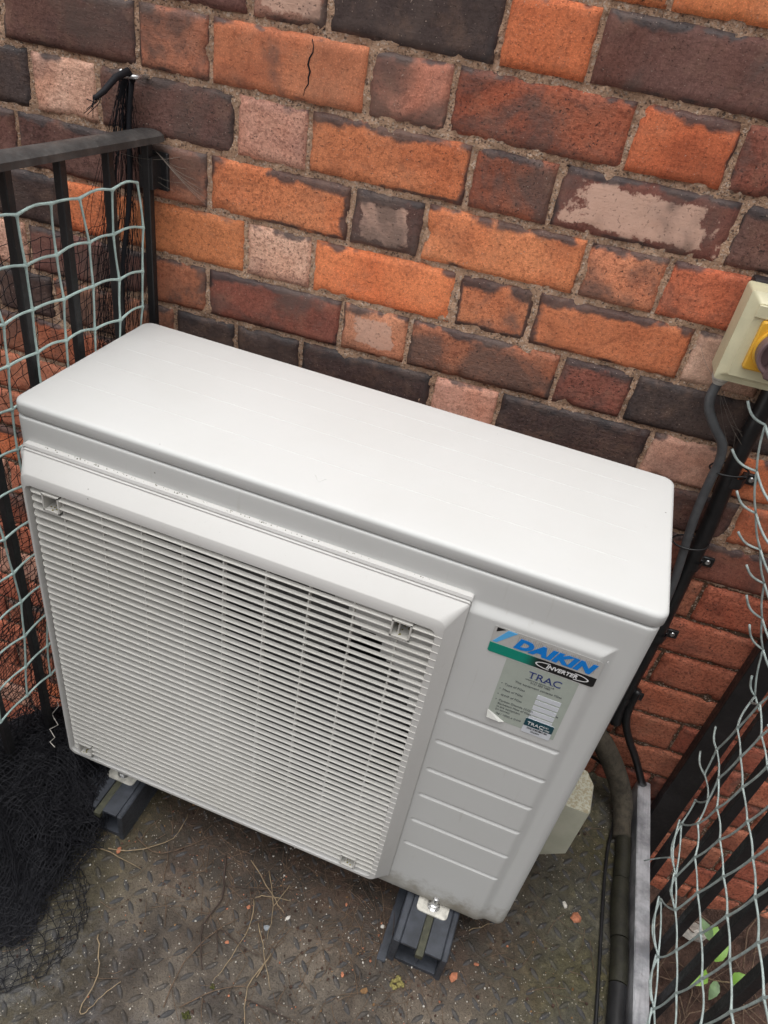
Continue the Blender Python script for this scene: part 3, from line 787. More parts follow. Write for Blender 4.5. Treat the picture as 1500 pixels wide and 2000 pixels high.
lines = [('www.trac-aircon.co.uk', sx0 + .0285, .5655, .0038), ('0121 585 1080', sx0 + .0355, .5615, .0040), ('This equipment contains FGas', sx0 + .0185, .5545, .0047),
         ('Type of FGas', sx0 + .008, .5445, .0047), ('Mass of FGas', sx0 + .008, .5345, .0047), ('GWP of FGas', sx0 + .008, .5245, .0047), ('Carbon Dioxide (CO2)', sx0 + .008, .5145, .0046),
         ('Equivalent Mass of FGas', sx0 + .008, .5085, .0044), ('in the equipment', sx0 + .008, .5030, .0044), ('(in tonnes)', sx0 + .008, .4975, .0042), ('(kg / 1000) x GWP', sx0 + .010, .4905, .0042), ('kg', sx0 + .078, .5215, .0036)]
for (b_, x_, z_, s_) in lines: text('lettering', b_, x_, z_, s_, L_TXT, st_, SY - .0003, 0, 1.0)
for z_ in (.5445, .5345, .5245, .5145):
    d_ = MB(); d_.cyl((sx0 + .0045, SY, z_ + .0016), (0, -1, 0), .0007, .0003, 8); d_.build('bullet', L_TXT, st_)
for k in range(5):
    za = .5475 - k * .0098
    flat('blank_box', [(sx0 + .0490, za), (sx0 + .0780, za), (sx0 + .0780, za - .0074), (sx0 + .0490, za - .0074)], SY - .0003, L_LBL, st_)
flat('asset_tag', rrpoly(sx0 + .0465, sx0 + .0825, .4765, .5035, .0015), SY - .0006, L_LBL, st_)
flat('asset_tag', [(sx0 + .0466, .4895), (sx0 + .0824, .4895), (sx0 + .0824, .5020), (sx0 + .0810, .5034), (sx0 + .0480, .5034), (sx0 + .0466, .5020)], SY - .0009, L_TEAL, st_, 'dark teal band of the asset tag')
text('lettering', 'TRAC', sx0 + .0500, .4930, .0078, L_WHITE, st_, SY - .0012); text('lettering', '0121', sx0 + .070, .4965, .0035, L_WHITE, st_, SY - .0012); text('lettering', '585 1080', sx0 + .0665, .4915, .0033, L_WHITE, st_, SY - .0012)
bc = MB(); x = sx0 + .052
while x < sx0 + .077:
    w_ = random.choice([.0004, .0007, .0011]); bc.prism([(x, .4848), (x + w_, .4848), (x + w_, .4878), (x, .4878)], 'y', SY - .0009, SY - .0006); x += w_ + random.choice([.0004, .0008])
bc.build('barcode', L_BLK, st_)
text('lettering', '002894', sx0 + .0575, .4802, .0038, L_TXT, st_, SY - .0009)
# small screw dimples
for (x_, z_) in ((.6235, .637), (.6255, .484), (.6520, .6365), (.7855, .6345)):
    d_ = MB(); d_.cyl((x_, -.0082, z_), (0, -1, 0), .0012, .0006, 10); d_.build('pip', PAINT_FRONT, ac)

# mounting tabs and bolts
for bxx in (.118, .707):
    tb = MB(); P = rrect(bxx - .0265, bxx + .0265, -.0255, .04, .007, 5); tb.prism(P, 'z', -.0138, -.0108); tb.prism([(bxx - .024, .004), (bxx + .024, .004), (bxx + .024, .03), (bxx - .024, .03)], 'z', -.0108, -.004)
    tab = tb.build('mounting_tab', TABPAINT, ac, 40)
    bo = MB(); bo.cyl((bxx, -.010, -.0108), (0, 0, 1), .0105, .0016, 20); bo.cyl((bxx, -.010, -.0092), (0, 0, 1), .0078, .0070, 6, bev=.001); bo.cyl((bxx, -.010, -.0022), (0, 0, 1), .0046, .0185, 12, bev=.001)
    bo.build('bolt', ZINC, tab, 30)
# valve cover on the right-hand side
def mk_cover():
    M = Mat('valve_cover_plastic', .6); n = M.noise(170, 4, .7); n1 = M.noise(30, 4, .6)
    c = M.mix(M.ramp(n1, .3, .7), (.40, .395, .31), (.46, .45, .36))
    nz = M.nt.nodes.new('ShaderNodeNewGeometry'); up = M.sep(nz.outputs['Normal'])[2]
    c = M.mix(M.math('MULTIPLY', M.ramp(up, .5, .8), M.ramp(n, .42, .6)), c, (.30, .26, .17))       # settled grit on the ledge
    return M.set(col=c, nrm=M.bump(n, .3, .0015))
vc = MB()
plan = [(.815, .123), (.889, .123), (.893, .130), (.893, .182), (.879, .203), (.815, .210)]
def vcring(zz_, sh): return [(min(px, .893 - sh) if px > .82 else px, py + (sh * .15 if py < .15 else 0), zz_) for (px, py) in plan]
for (zz_, sh) in ((.020, .045), (.066, .004), (.186, .0), (.189, .002)): vc.v += vcring(zz_, sh)
n6 = len(plan)
for a in range(3):
    for k in range(n6): vc.f.append((a * n6 + k, a * n6 + (k + 1) % n6, (a + 1) * n6 + (k + 1) % n6, (a + 1) * n6 + k))
vc.f.append(tuple(range(n6))[::-1]); vc.f.append(tuple(3 * n6 + k for k in range(n6)))
vc.build('valve_cover', mk_cover(), ac, 30)

# ------------------------------------------------------------------ rubber mounting feet
def foot(cx, label):
    t = thing('rubber_foot', label, 'mounting block', (cx, 0, FZ), 0, 'rubber feet under the unit')
    b = MB(); y0_, y1_ = -.083, .36
    ht_ = .0715
    b.box(-.047, -.0345, y0_ - .002, y1_, -.001, ht_ + .003, .002, 1); b.box(.0345, .0445, y0_ - .001, y1_, -.001, ht_ + .001, .002, 1)
    b.box(-.034, -.0065, y0_, y1_, ht_ - .006, ht_, .0008, 1); b.box(.0065, .034, y0_, y1_, ht_ - .006, ht_, .0008, 1)
    b.box(-.0085, -.0065, y0_, y1_, ht_ - .02, ht_ - .0065); b.box(.0065, .0085, y0_, y1_, ht_ - .02, ht_ - .0065)
    b.box(-.034, .034, y0_ + .002, y1_, 0, .010); b.box(-.002, .002, y0_ + .006, y1_, .010, ht_ - .02)
    b.box(-.062, -.047, y0_ - .010, y1_, -.001, .006, .001, 1)
    b.build('block', RUBBER, t, 30)
    s = MB(); s.box(-.0062, .0062, y0_ - .007, y1_, ht_ - .0145, ht_ - .0035, .0006, 1); s.build('channel_strip', STRIP, t)
    d = MB(); d.box(-.0335, .0335, y0_ + .035, y0_ + .04, .010, ht_ - .0068); d.build('end_web', RUBBERD, t)
    return t
foot(.118, 'dark rubber mounting block under the left corner beside the black netting')
foot(.707, 'dark rubber mounting block with olive centre strip under the badge side')

# ------------------------------------------------------------------ railings
def railline(y): return -.0265 + .103 * (y - .158)
lr = thing('left_railing', 'black painted railing with worn handrail left of the unit', 'railing', (-.03, .33, 0)); lr.name = 'iron_railing'
def loc(o, p): return (p[0] - o.location[0], p[1] - o.location[1], p[2] - o.location[2])
ys = [.330, .247, .163, .080, -.003, -.086, -.169, -.252, -.335, -.418]
for yy in ys:
    b = MB(); xx = railline(yy) + (.004 if yy < .3 else 0); a_, c_ = loc(lr, (xx, yy, 0))[:2]
    b.box(a_ - .0058, a_ + .0058, c_ - .0062, c_ + .0062, -.30, .968, .0012, 1); b.build('baluster', BLACK, lr, 30)
hrm = MB(); prof = [(-.021, -.004), (-.0195, .004), (-.012, .0085), (0, .010), (.012, .0085), (.0195, .004), (.021, -.004)]
Pth = [(.352, 0), (.346, 0), (.335, 0), (-.55, 0)]
bv = len(hrm.v); sec = []
for (yy, _) in ((.3505, 0), (.347, 0), (.338, 0), (-.55, 0)):
    s_ = .55 if yy > .350 else (.85 if yy > .346 else 1.0)
    cx_, cy_, cz_ = loc(lr, (railline(yy) - .001, yy, .9715))
    hrm.v += [(cx_ + px * s_, cy_, cz_ + pz * s_) for (px, pz) in prof]
m7 = len(prof)
for a in range(3):
    for k in range(m7): hrm.f.append((a * m7 + k, a * m7 + (k + 1) % m7, (a + 1) * m7 + (k + 1) % m7, (a + 1) * m7 + k))
hrm.f.append(tuple(range(m7))); hrm.f.append(tuple(3 * m7 + k for k in range(m7))[::-1]); hrm.build('handrail', RAILTOP, lr, 40)
bk = MB(); o_ = wpt(-.004, .0, .925); q_ = loc(lr, o_); bk.box(q_[0] - .012, q_[0] + .016, q_[1] - .007, q_[1] + .002, q_[2] - .026, q_[2] + .026, .0015, 1)
bk.box(q_[0] - .016, q_[0] + .006, q_[1] - .03, q_[1] - .006, q_[2] - .022, q_[2] + .022, .001, 1); bk.build('wall_bracket', BLACK, lr)
lowr = MB(); a_ = loc(lr, (railline(.33), .33, -.2)); b_ = loc(lr, (railline(-.5), -.5, -.2)); skewbar(lowr, a_[1], b_[1], -.245, -.23, a_[0] - .012, a_[0] + .012, b_[0] - .012, b_[0] + .012); lowr.build('lower_rail', BLACK, lr)

rr_ = thing('iron_railing', 'black painted railing with flat end post right of the steel edging', 'railing', (1.1, .38, 0))
fp = MB(); fp.box(-.020, .028, .008, .020, -.45, .95, .001, 1); fp.box(-.020, -.0165, .0195, .036, -.45, .95, .0005, 1); fp.build('end_post', BLACK, rr_, 30)
for i, yy in enumerate((.284, .192, .100, .008, -.084, -.176, -.268, -.36)):
    b = MB(); dx = (.012 - .006) - (i * .0); yl = yy - .38
    b.box(-.010 + dx - .007, -.010 + dx + .008, yl - .008, yl + .008, -.45, .95, .0012, 1); b.build('baluster', BLACK, rr_, 30)
hr = MB(); hr.box(-.03, .03, -.9, .045, .951, .962, .002, 1); hr.build('handrail', RAILTOP, rr_)
lw = MB(); lw.box(-.018, .022, -.9, .045, -.4655, -.4505, .001, 1); lw.build('lower_rail', BLACK, rr_)

# ------------------------------------------------------------------ plastic meshes
def wire_lattice(N, r, name, m, label, cat, knot=1.7, sag=.0, bulge=None):
    """N dict (i,j)->point ; wires joined along i and along j, with a thickened knot on each crossing"""
    t = thing(name, label, cat); A, B, K = MB(), MB(), MB()
    for (i, j), p in N.items():
        for (di, dj, mb, rad) in ((1, 0, A, r), (0, 1, B, r * 1.12)):
            q = N.get((i + di, j + dj))
            if q is None: continue
            p_, q_ = np.array(p, float), np.array(q, float)
            d = q_ - p_; L = np.linalg.norm(d)
            nn = np.array([0, 0, -1.0]) if dj else np.array([.25, 0, .15])
            rn = vnoise(np.array([i * 3.7 + di, j * 5.1, .5]), 77)
            mid = [p_ + d * s_ + nn * sag * L * math.sin(math.pi * s_) * (1 + .8 * rn) + np.array([abs(rn), 0, 0]) * .002 * math.sin(math.pi * s_) for s_ in (.0, .12, .32, .5, .68, .88, 1.0)]
            mb.tube(mid, [rad * k for k in (1.35, 1.0, .92, .9, .92, 1.0, 1.35)], 6, False)
        bm = bmesh.new(); bmesh.ops.create_icosphere(bm, subdivisions=1, radius=r * knot); K.bm(bm, Matrix.Translation(p))
    A.build('vertical_strand', m, t, True); B.build('cross_strand', m, t, True); K.build('knot', m, t, True)
    for ch in t.children: ch['kind'] = 'stuff'
    return t, A
rnd = random.Random(5)
N = {}
for i in range(13):
    for j in range(11):
        y = .279 - .0513 * j + rnd.uniform(-.003, .003) + .004 * math.sin(i * .9); z = .920 - .0600 * i + rnd.uniform(-.003, .003) - (.004 * j if i > 6 else 0) * (i - 6) * .2
        if j == 0: y += .004
        x = -.0090 + .1 * (y - .16) + rnd.uniform(0, .002) + .003 * abs(math.sin(j * 1.7 + i))
        if i > 9: y -= (i - 9) * .006
        N[(i, j)] = (min(x, -.0028 if z < .72 else .02), y, z)
wire_lattice(N, .00165, 'plastic_mesh', MESHP, 'pale green square plastic mesh draped inside the left railing', 'mesh', sag=-.07)

NR = {}
EX = {1: {2: (.283, .193), 3: (.292, .251), 4: (.27, .334)}, 2: {1: (.252, .158), 2: (.212, .214), 3: (.223, .262), 4: (.207, .341), 5: (.199, .406)},
      3: {1: (.236, .106), 2: (.191, .179), 3: (.174, .251), 4: (.157, .335), 5: (.144, .407)}, 4: {1: (.146, .087), 2: (.14, .162), 3: (.122, .249), 4: (.1, .335)},
      5: {0: (.141, .019), 1: (.093, .079), 2: (.082, .161), 3: (.062, .25), 4: (.039, .342)}, 6: {0: (.051, .004), 1: (.031, .077), 2: (.016, .168), 3: (-.002, .26), 4: (-.021, .348)},
      7: {0: (-.021, -.014), 1: (-.033, .079), 2: (-.053, .177), 3: (-.069, .272), 4: (-.084, .355)}}
for i in range(8, 13): EX[i] = {j: (EX[7][j][0] - .064 * (i - 7), EX[7][j][1] + .004 * (i - 7)) for j in range(5)}
for i in list(EX):
    for j in range(max(EX[i]) + 1, 9):
        p = EX[i][j - 1]; EX[i][j] = (p[0] - .016, p[1] + .080)
for i in EX:
    for j, (y, z) in EX[i].items(): NR[(i, j)] = (1.070 + .004 * math.sin(i * 1.1 + j * .7), y, z)
mesh_r, _ = wire_lattice(NR, .0016, 'wire_mesh', WIREP, 'grey green coated wire mesh hanging loose on the right railing', 'mesh', knot=1.6, sag=.07)
UN = [[.912, .36, .797], [.931, .36, .728], [.958, .36, .664], [.989, .36, .608], [1.019, .36, .553], [1.044, .36, .489], [1.071, .36, .431], [1.095, .345, .345]]
UE = [[.878, .36, .823], [.888, .36, .75], [.92, .36, .69], [.949, .36, .626], [.983, .36, .575], [1.006, .36, .522], [1.033, .36, .47], [1.075, .35, .38]]
ce = MB()
def wig(a, b, s=.06):
    a, b = np.array(a, float), np.array(b, float); d = b - a; L = np.linalg.norm(d)
    return [a + d * t + np.array([-.4, 0, -.8]) * s * L * math.sin(math.pi * t) for t in np.linspace(0, 1, 8)]
for a, b in zip(UN[:-1], UN[1:]): ce.tube(wig(a, b, .05), .0016, 7)
for n_, e_ in zip(UN, UE): ce.tube(wig(n_, e_, .16), .0019, 7)
for n_ in UN:
    n2 = (n_[0] + .05, n_[1] - .04, n_[2] - .035); ce.tube(wig(n_, n2, .1), .0019, 7)
ce.tube(wig(NR[(1, 3)], (1.068, .339, .254), .12), .0018, 7); ce.tube(wig(NR[(1, 2)], (1.068, .335, .188), .12), .0018, 7)
ce.tube(wig(UN[-1], NR[(1, 4)], .1), .0017, 7); ce.tube(wig(UN[-1], NR[(1, 5)], .1), .0017, 7)
# the curled-under edge: extra loops alongside the lower left margin
for (i, j) in ((3, 1), (4, 1), (5, 0), (6, 0), (7, 0), (8, 0)):
    p = NR[(i, j)]; q = NR.get((i + 1, j)) or p
    p2 = (p[0] - .012, p[1] - .012, p[2] + .025); q2 = (q[0] - .014, q[1] - .005, q[2] + .03)
    ce.tube(wig(p, q2, .15), .0016, 7); ce.tube(wig(p2, q, .12), .0015, 7)
ce.tube(wig((1.068, .20, .055), (1.052, .235, -.030), -.1), .0014, 6)
ce.build('cut_end', WIREP, mesh_r, True)['kind'] = 'stuff'

# ------------------------------------------------------------------ black bird netting
def net_obj(name, grids, r, parent=None, m=NET, k=3):
    Vs, Fs, b = [], [], 0
    for G in grids:
        for P in (G, G.transpose(1, 0, 2)):
            V, F = tubes(np.ascontiguousarray(P), r, k); Vs.append(V); Fs.append(F + b); b += len(V)
    me = fast_mesh(name, np.concatenate(Vs), np.concatenate(Fs), False); me.materials.append(m)
    return link(bpy.data.objects.new(name, me), parent)
bn = thing('bird_netting', 'fine black netting hanging from the wall hook outside the left railing', 'netting')
def sheet(y0, y1, z0, z1, x, cell, seed, amp=.012):
    ny, nz = int(abs(y1 - y0) / cell * 2), int(abs(z1 - z0) / cell * 2)
    Yg, Zg = np.meshgrid(np.linspace(y0, y1, ny + 1), np.linspace(z0, z1, nz + 1), indexing='ij')
    q = np.stack([Yg, Zg, Yg * 0 + seed], -1)
    G = np.stack([x + fbm(q * 7, seed, 2) * amp * 2 + 0 * Yg, Yg + fbm(q * 16, seed + 1, 3) * amp * 1.2 + fbm(q * 60, seed + 6, 2) * .005, Zg + fbm(q * 14, seed + 2, 3) * amp * 1.4 + fbm(q * 60, seed + 9, 2) * .005], -1)
    return G
Vs, Fs, b = [], [], 0
for (G, r) in ((sheet(.34, -.42, .86, -.20, -.060, .016, 3), .00055), (sheet(.34, -.42, .52, -.20, -.068, .014, 5, .02), .0006), (sheet(.30, -.42, .28, -.2, -.08, .014, 8, .025), .0006)):
    for P in (G[::2], G.transpose(1, 0, 2)[::2]):
        V, F = tubes(np.ascontiguousarray(P), r, 3); Vs.append(V); Fs.append(F + b); b += len(V)
# gathered hank rising to the hook
t = np.linspace(0, 1, 40)[:, None]
for s_ in range(74):
    a = RNG.uniform(0, 2 * np.pi); rad = RNG.uniform(.2, 1)
    zt = 1.036 - t[:, 0] * .95
    wd = .005 + .060 * np.clip((1.036 - zt) / .22, 0, 1) ** .8
    cy = .338 - .065 * np.clip((1.036 - zt) / .35, 0, 1)
    P = np.stack([-.045 + .4 * wd * np.cos(a) * rad + .003 * np.sin(zt * 40 + s_), cy + wd * np.sin(a + zt * 2) * rad + .004 * np.sin(zt * 63 + s_ * 2), zt], -1)
    V, F = tubes(P[None], .00042, 3); Vs.append(V); Fs.append(F + b); b += len(V)
me = fast_mesh('net', np.concatenate(Vs), np.concatenate(Fs), False); me.materials.append(NET); tag(link(bpy.data.objects.new('net', me), bn), kind='stuff')
rp = MB(); zt = np.linspace(1.036, .25, 40)
rp.tube([(-.032 + .003 * math.sin(z_ * 30), .339 - .062 * min(1, max(0, (1.036 - z_) / .34)), z_) for z_ in zt], .0036, 7); rp.build('edge_cord', NET, bn, True)
tl = MB(); tl.tube([(-.030, .337, 1.036), (-.030, .325, 1.048), (-.031, .30, 1.042), (-.032, .275, 1.028), (-.03, .252, 1.022)], [.004, .005, .0045, .004, .003], 7)
for s_ in range(7): tl.tube([(-.03, .27, 1.027), (-.03 + rnd.uniform(-.004, .004), .255, 1.02 + rnd.uniform(-.006, .006)), (-.03 + rnd.uniform(-.008, .008), .243 + rnd.uniform(-.006, .006), 1.012 + rnd.uniform(-.012, .012))], .0006, 4)
tl.build('cord_tail', NET, bn, True)
hk = MB(); p = wpt(-.029, 0, 1.041); hk.tube(smooth([p + Vector((.010, .004, .001)), p + Vector((.009, -.014, .001)), p + Vector((.005, -.022, .001)), p + Vector((-.004, -.025, .0)), p + Vector((-.012, -.025, .0)), p + Vector((-.015, -.022, .006))], 4), .0029, 10)
tag(hk.build('wall_hook', ZINC, None, True), 'bright zinc screw hook in the wall holding the netting', 'hook')

# heap of netting on the landing
hp = thing('netting_heap', 'heap of bunched black netting on the landing at lower left', 'netting')
Vs, Fs, b = [], [], 0
for L_ in range(17):
    n = 62; rad = .165 * RNG.uniform(.72, 1.0); lay = L_ / 16
    Ug, Vg = np.meshgrid(np.linspace(-1, 1, n), np.linspace(-1, 1, n), indexing='ij')
    rr0 = np.hypot(Ug, Vg); q = np.stack([Ug * 2.2, Vg * 2.2, Ug * 0 + L_ * 3.3], -1)
    px = -.018 + .130 * Ug * RNG.uniform(.75, 1.02) + fbm(q, L_, 3) * .05
    py = -.105 + .205 * Vg * RNG.uniform(.75, 1.0) + fbm(q, L_ + 40, 3) * .05
    e = np.hypot((px + .020) / .18, (py + .095) / .225)
    top = .128 * np.clip(1 - e ** 2.2, 0, 1)
    pz = FZ + .003 + top * (.25 + .75 * lay) * np.clip(1 + .25 * fbm(q * 1.3, L_ + 80, 2), .3, 1.4) + np.abs(fbm(q * 5, L_ + 90, 2)) * .012 * np.clip(1.2 - e, .1, 1)
    fine = np.stack([fbm(q * 9, L_ + 60, 2), fbm(q * 9, L_ + 61, 2), fbm(q * 9, L_ + 62, 2)], -1) * .006
    G = np.stack([px, py, pz], -1) + fine
    G[..., 2] = np.maximum(G[..., 2], FZ + .002)
    for P in (G, G.transpose(1, 0, 2)):
        V, F = tubes(np.ascontiguousarray(P), .00062, 3); Vs.append(V); Fs.append(F + b); b += len(V)
# loose apron lying flat: rows of cells gathered towards the rim
for L_ in range(2):
    n = 24; a0 = R(35 + 18 * L_)
    I, J = np.meshgrid(np.arange(n) - n / 2, np.arange(n) - n / 2, indexing='ij')
    cell = .0195
    gx, gy = I * cell, J * cell * .8
    gx, gy = gx * math.cos(a0) - gy * math.sin(a0), gx * math.sin(a0) + gy * math.cos(a0)
    q = np.stack([gx * 9, gy * 9, gx * 0 + 50 + L_ * 2.7], -1)
    gx = gx + fbm(q, 100 + L_, 3) * .020; gy = gy + fbm(q, 110 + L_, 3) * .020
    e = np.hypot(gx / .150, gy / .125); k_ = np.where(e > .55, (.55 + .45 * np.tanh((e - .55) / .45) + .06 * (e - .55)) / np.maximum(e, 1e-6), 1.0)
    P0 = np.stack([.052 + gx * k_, -.258 + gy * k_, FZ + .003 + np.abs(fbm(q * 3, 150 + L_, 2)) * .007 + np.clip(1 - e, 0, 1) * .012], -1)
    ok = e < 1.12
    sg = []
    for (A, B, m_) in ((P0[:-1], P0[1:], ok[:-1] & ok[1:]), (P0[:, :-1], P0[:, 1:], ok[:, :-1] & ok[:, 1:])):
        a_, b_ = A[m_], B[m_]; mid = (a_ + b_) / 2 + RNG.normal(0, .0016, a_.shape)
        sg.append(np.stack([a_, mid, b_], 1))
    V, F = tubes(np.concatenate(sg), .00062, 3); Vs.append(V); Fs.append(F + b); b += len(V)
me = fast_mesh('net', np.concatenate(Vs), np.concatenate(Fs), False); me.materials.append(NET); tag(link(bpy.data.objects.new('net', me), hp), kind='stuff')
wt = MB(); wt.tube([(-.045, .03, .055), (-.034, .02, .060), (-.038, .006, .052), (-.024, -.004, .058), (-.012, -.010, .055), (-.016, -.026, .06), (-.002, -.032, .052), (.000, -.046, .058), (.013, -.05, .056)], .0008, 5)
wt.build('white_thread', CHIPW, hp, True)

# ------------------------------------------------------------------ isolator, cable, pipes
iso = thing('isolator_switch', 'cream isolator box with yellow plate and mauve rotary knob on the wall', 'switch', wpt(.822, 0, .845), WT)
b = MB(); b.box(.006, .125, -.0215, .0, -.010, .122, .004, 2); b.build('backboard', BOARD, iso, 40)
b = MB(); bw = .100
def pyr(mb, rings):
    n4 = None
    for (x0_, x1_, z0_, z1_, y_, r_) in rings:
        P = rrect(x0_, x1_, z0_, z1_, r_, 4); n4 = len(P); mb.v += [(p[0], y_, p[1]) for p in P]
    for a in range(len(rings) - 1):
        for k in range(n4): mb.f.append((a * n4 + k, a * n4 + (k + 1) % n4, (a + 1) * n4 + (k + 1) % n4, (a + 1) * n4 + k))
    mb.f.append(tuple(range(n4))[::-1]); mb.f.append(tuple((len(rings) - 1) * n4 + k for k in range(n4)))
pyr(b, [(0, bw, 0, .118, -.0215, .004), (-.001, bw + .001, -.001, .119, -.058, .004), (-.001, bw + .001, -.001, .119, -.064, .004), (.003, bw - .003, .006, .116, -.066, .003), (.0105, bw - .0105, .0115, .1085, -.0735, .003), (.011, bw - .011, .012, .108, -.0745, .002)])
b.build('enclosure', CREAM, iso, 30)
b = MB(); b.box(.011, bw - .011, -.0775, -.0744, .091, .107, .001, 1); b.build('cover_ridge', CREAM, iso, 30)
b = MB(); pyr(b, [(.022, .086, .026, .090, -.0746, .004), (.022, .086, .026, .090, -.0795, .004), (.024, .084, .028, .088, -.0810, .003)]); b.build('yellow_plate', YELLOW, iso, 30)
b = MB(); b.cyl((.054, -.0805, .058), (0, -1, 0), .030, .006, 40, .030, .0015); b.build('yellow_collar', YELLOW, iso, 30)
b = MB(); b.box(.0315, .0365, -.0868, -.0863, .077, .0795); b.build('collar_slot', L_BLK, iso)
b = MB(); n = 40; prof = [(.0275, -.0862), (.0275, -.101), (.0255, -.1025), (.0225, -.1015), (.0215, -.090)]
for (r_, y_) in prof:
    for k in range(n): b.v.append((.054 + r_ * math.cos(2 * math.pi * k / n), y_, .058 + r_ * math.sin(2 * math.pi * k / n)))
for a in range(len(prof) - 1):
    for k in range(n): b.f.append((a * n + k, a * n + (k + 1) % n, (a + 1) * n + (k + 1) % n, (a + 1) * n + k))
b.f.append(tuple((len(prof) - 1) * n + k for k in range(n))); 
bm = bmesh.new(); bmesh.ops.create_cube(bm, size=1)
for v in bm.verts: v.co = Vector((v.co.x * .011, v.co.y * .022, v.co.z * .060))
bmesh.ops.bevel(bm, geom=bm.edges[:], offset=.002, segments=2, affect='EDGES'); b.bm(bm, Matrix.Translation((.054, -.0985, .058)) @ Matrix.Rotation(R(12), 4, 'Y'))
b.build('knob', KNOB, iso, 40)
b = MB(); b.cyl((.050, -.052, -.0013), (0, 0, -1), .0035, .0006, 12); b.build('drain_hole', L_BLK, iso)
text('embossed_text', 'IP65', .012, .0015, .0062, CREAM, iso, -.0652)
b = MB(); b.cyl((.014, -.040, .0), (0, 0, -1), .0125, .010, 20, .0115, .002); b.cyl((.014, -.040, -.010), (0, 0, -1), .0105, .007, 20, .008, .002); gl = b.build('cable_gland', GLAND, iso, 40)

cab = MB(); cp = [(.836, .040, .829), (.8345, .041, .81), (.840, .041, .79), (.858, .040, .765), (.878, .037, .742), (.886, .035, .715), (.887, .035, .68), (.8885, .035, .64), (.892, .035, .60), (.8975, .035, .56), (.903, .036, .52), (.908, .036, .48), (.912, .036, .42), (.915, .036, .33), (.917, .036, .2), (.915, .04, .1)]
cab.tube(smooth([wpt(*p) for p in cp]), .0068, 12); tag(cab.build('power_cable', CABLE, None, True), 'grey power cable running from the isolator down the wall', 'cable')

wp = thing('wall_pipe', 'black plastic pipe clipped to the wall beside the grey cable', 'pipe', wpt(.925, 0, 0), WT)
b = MB(); b.tube(smooth([(-.013, -.018, 1.2), (-.013, -.018, .83), (-.012, -.018, .70), (-.004, -.018, .60), (-.001, -.018, .50), (.004, -.018, .36), (.006, -.018, .17), (.012, -.02, .11)]), .0125, 14); b.build('pipe_run', BLKPIPE, wp, True)
for z_ in (.682, .518, .351, .179):
    dx = -.002 if z_ > .6 else (0 if z_ > .45 else .006)
    b = MB(); n = 10; V0 = len(b.v)
    for zz_ in (z_ - .009, z_ + .009):
        for k in range(n + 1):
            a = math.pi * k / n; b.v.append((dx + .0142 * math.cos(a), -.0175 - .0142 * math.sin(a), zz_))
    for k in range(n): b.f.append((V0 + k, V0 + k + 1, V0 + n + 2 + k, V0 + n + 1 + k))
    b.box(dx + .012, dx + .0355, -.0065, -.0005, z_ - .009, z_ + .009, .0012, 1); b.box(dx + .010, dx + .016, -.0185, -.006, z_ - .009, z_ + .009, .001, 1)
    cl = b.build('pipe_clip', BLKPIPE, wp, 40)
    if z_ > .3:
        s_ = MB(); s_.cyl((dx + .026, -.0065, z_), (0, -1, 0), .0046, .0018, 14, .0038, .0006); s_.build('screw', ZINC, cl, 30)
for (z_, u_) in ((.700, -.012), (.560, -.014)):
    b = MB(); n = 22
    loop = [(u_ - .006 + .027 * math.cos(2 * math.pi * k / n), -.026 - .0195 * math.sin(2 * math.pi * k / n), z_ + .004 * math.cos(2 * math.pi * k / n)) for k in range(n + 1)]
    b.tube(loop, .0015, 6, False); b.build('cable_tie', BLKPIPE, wp, True)

# lagged pipe: out from behind the unit, down the corner and along the landing edge
def ptop(y): return 1.008 + (.43 - y) * .0405
lp = thing('lagged_pipe', 'grimy lagged pipe along the landing edge next to the steel bar', 'pipe')
b = MB(); b.tube(smooth([(.80, .355, .17), (.86, .362, .135), (.915, .374, .085), (.955, .376, .035), (.987, .370, -.012), (1.007, .352, -.045), (1.0145, .325, -.062), (1.0175, .29, -.0665)]), [.021] * 30 + [.0205, .02, .0195, .019, .0185, .018, .0175, .0172, .017, .017, .017, .017, .017], 14); b.build('dusty_bend', LAGDUST, lp, True)
secs = [(.295, .205), (.203, .095), (.093, .02), (.018, -.55)]
for (ya, yb) in secs:
    b = MB(); n_ = 8; rr0 = .0150 + rnd.uniform(-.001, .001)
    b.tube([(ptop(y) + .0070 + .0015 * math.sin(y * 30), y, -.0685 + .001 * math.sin(y * 22)) for y in np.linspace(ya, yb, n_)], [rr0 * .97] + [rr0] * (n_ - 2) + [rr0 * .97], 16); b.build('lagging_sleeve', LAG if ya > .02 else BLKPIPE, lp, 50)
b = MB(); b.tube(smooth([(.84, .34, .075), (.90, .375, .03), (.955, .39, -.005), (.985, .385, -.03), (.9985, .36, -.055), (1.002, .32, -.076), (.997, .26, -.0805), (.998, .16, -.0805), (1.003, .04, -.0805), (1.008, -.1, -.0805), (1.014, -.25, -.0805), (1.018, -.55, -.0805)]), .0032, 8); tag(b.build('thin_cable', BLKPIPE, None, True), 'thin black cable lying along the foot of the lagged pipe', 'cable')
b = MB(); b.tube(smooth([(.945, .405, .21), (.946, .402, .155), (.956, .402, .115), (.976, .404, .075), (1.000, .408, .035), (1.022, .411, -.005), (1.036, .410, -.030), (1.050, .42, -.055)]), .0078, 10); tag(b.build('flex_conduit', BLKPIPE, None, True), 'short black flexible conduit curving down the wall to the steel edging', 'conduit')
b = MB(); b.tube(smooth([(1.075, .405, -.10), (1.085, .395, -.17), (1.09, .385, -.26), (1.095, .37, -.4)]), .007, 8); tag(b.build('down_pipe', BLKPIPE, None, True), 'thin black pipe dropping behind the steel edging beside the end post', 'pipe')

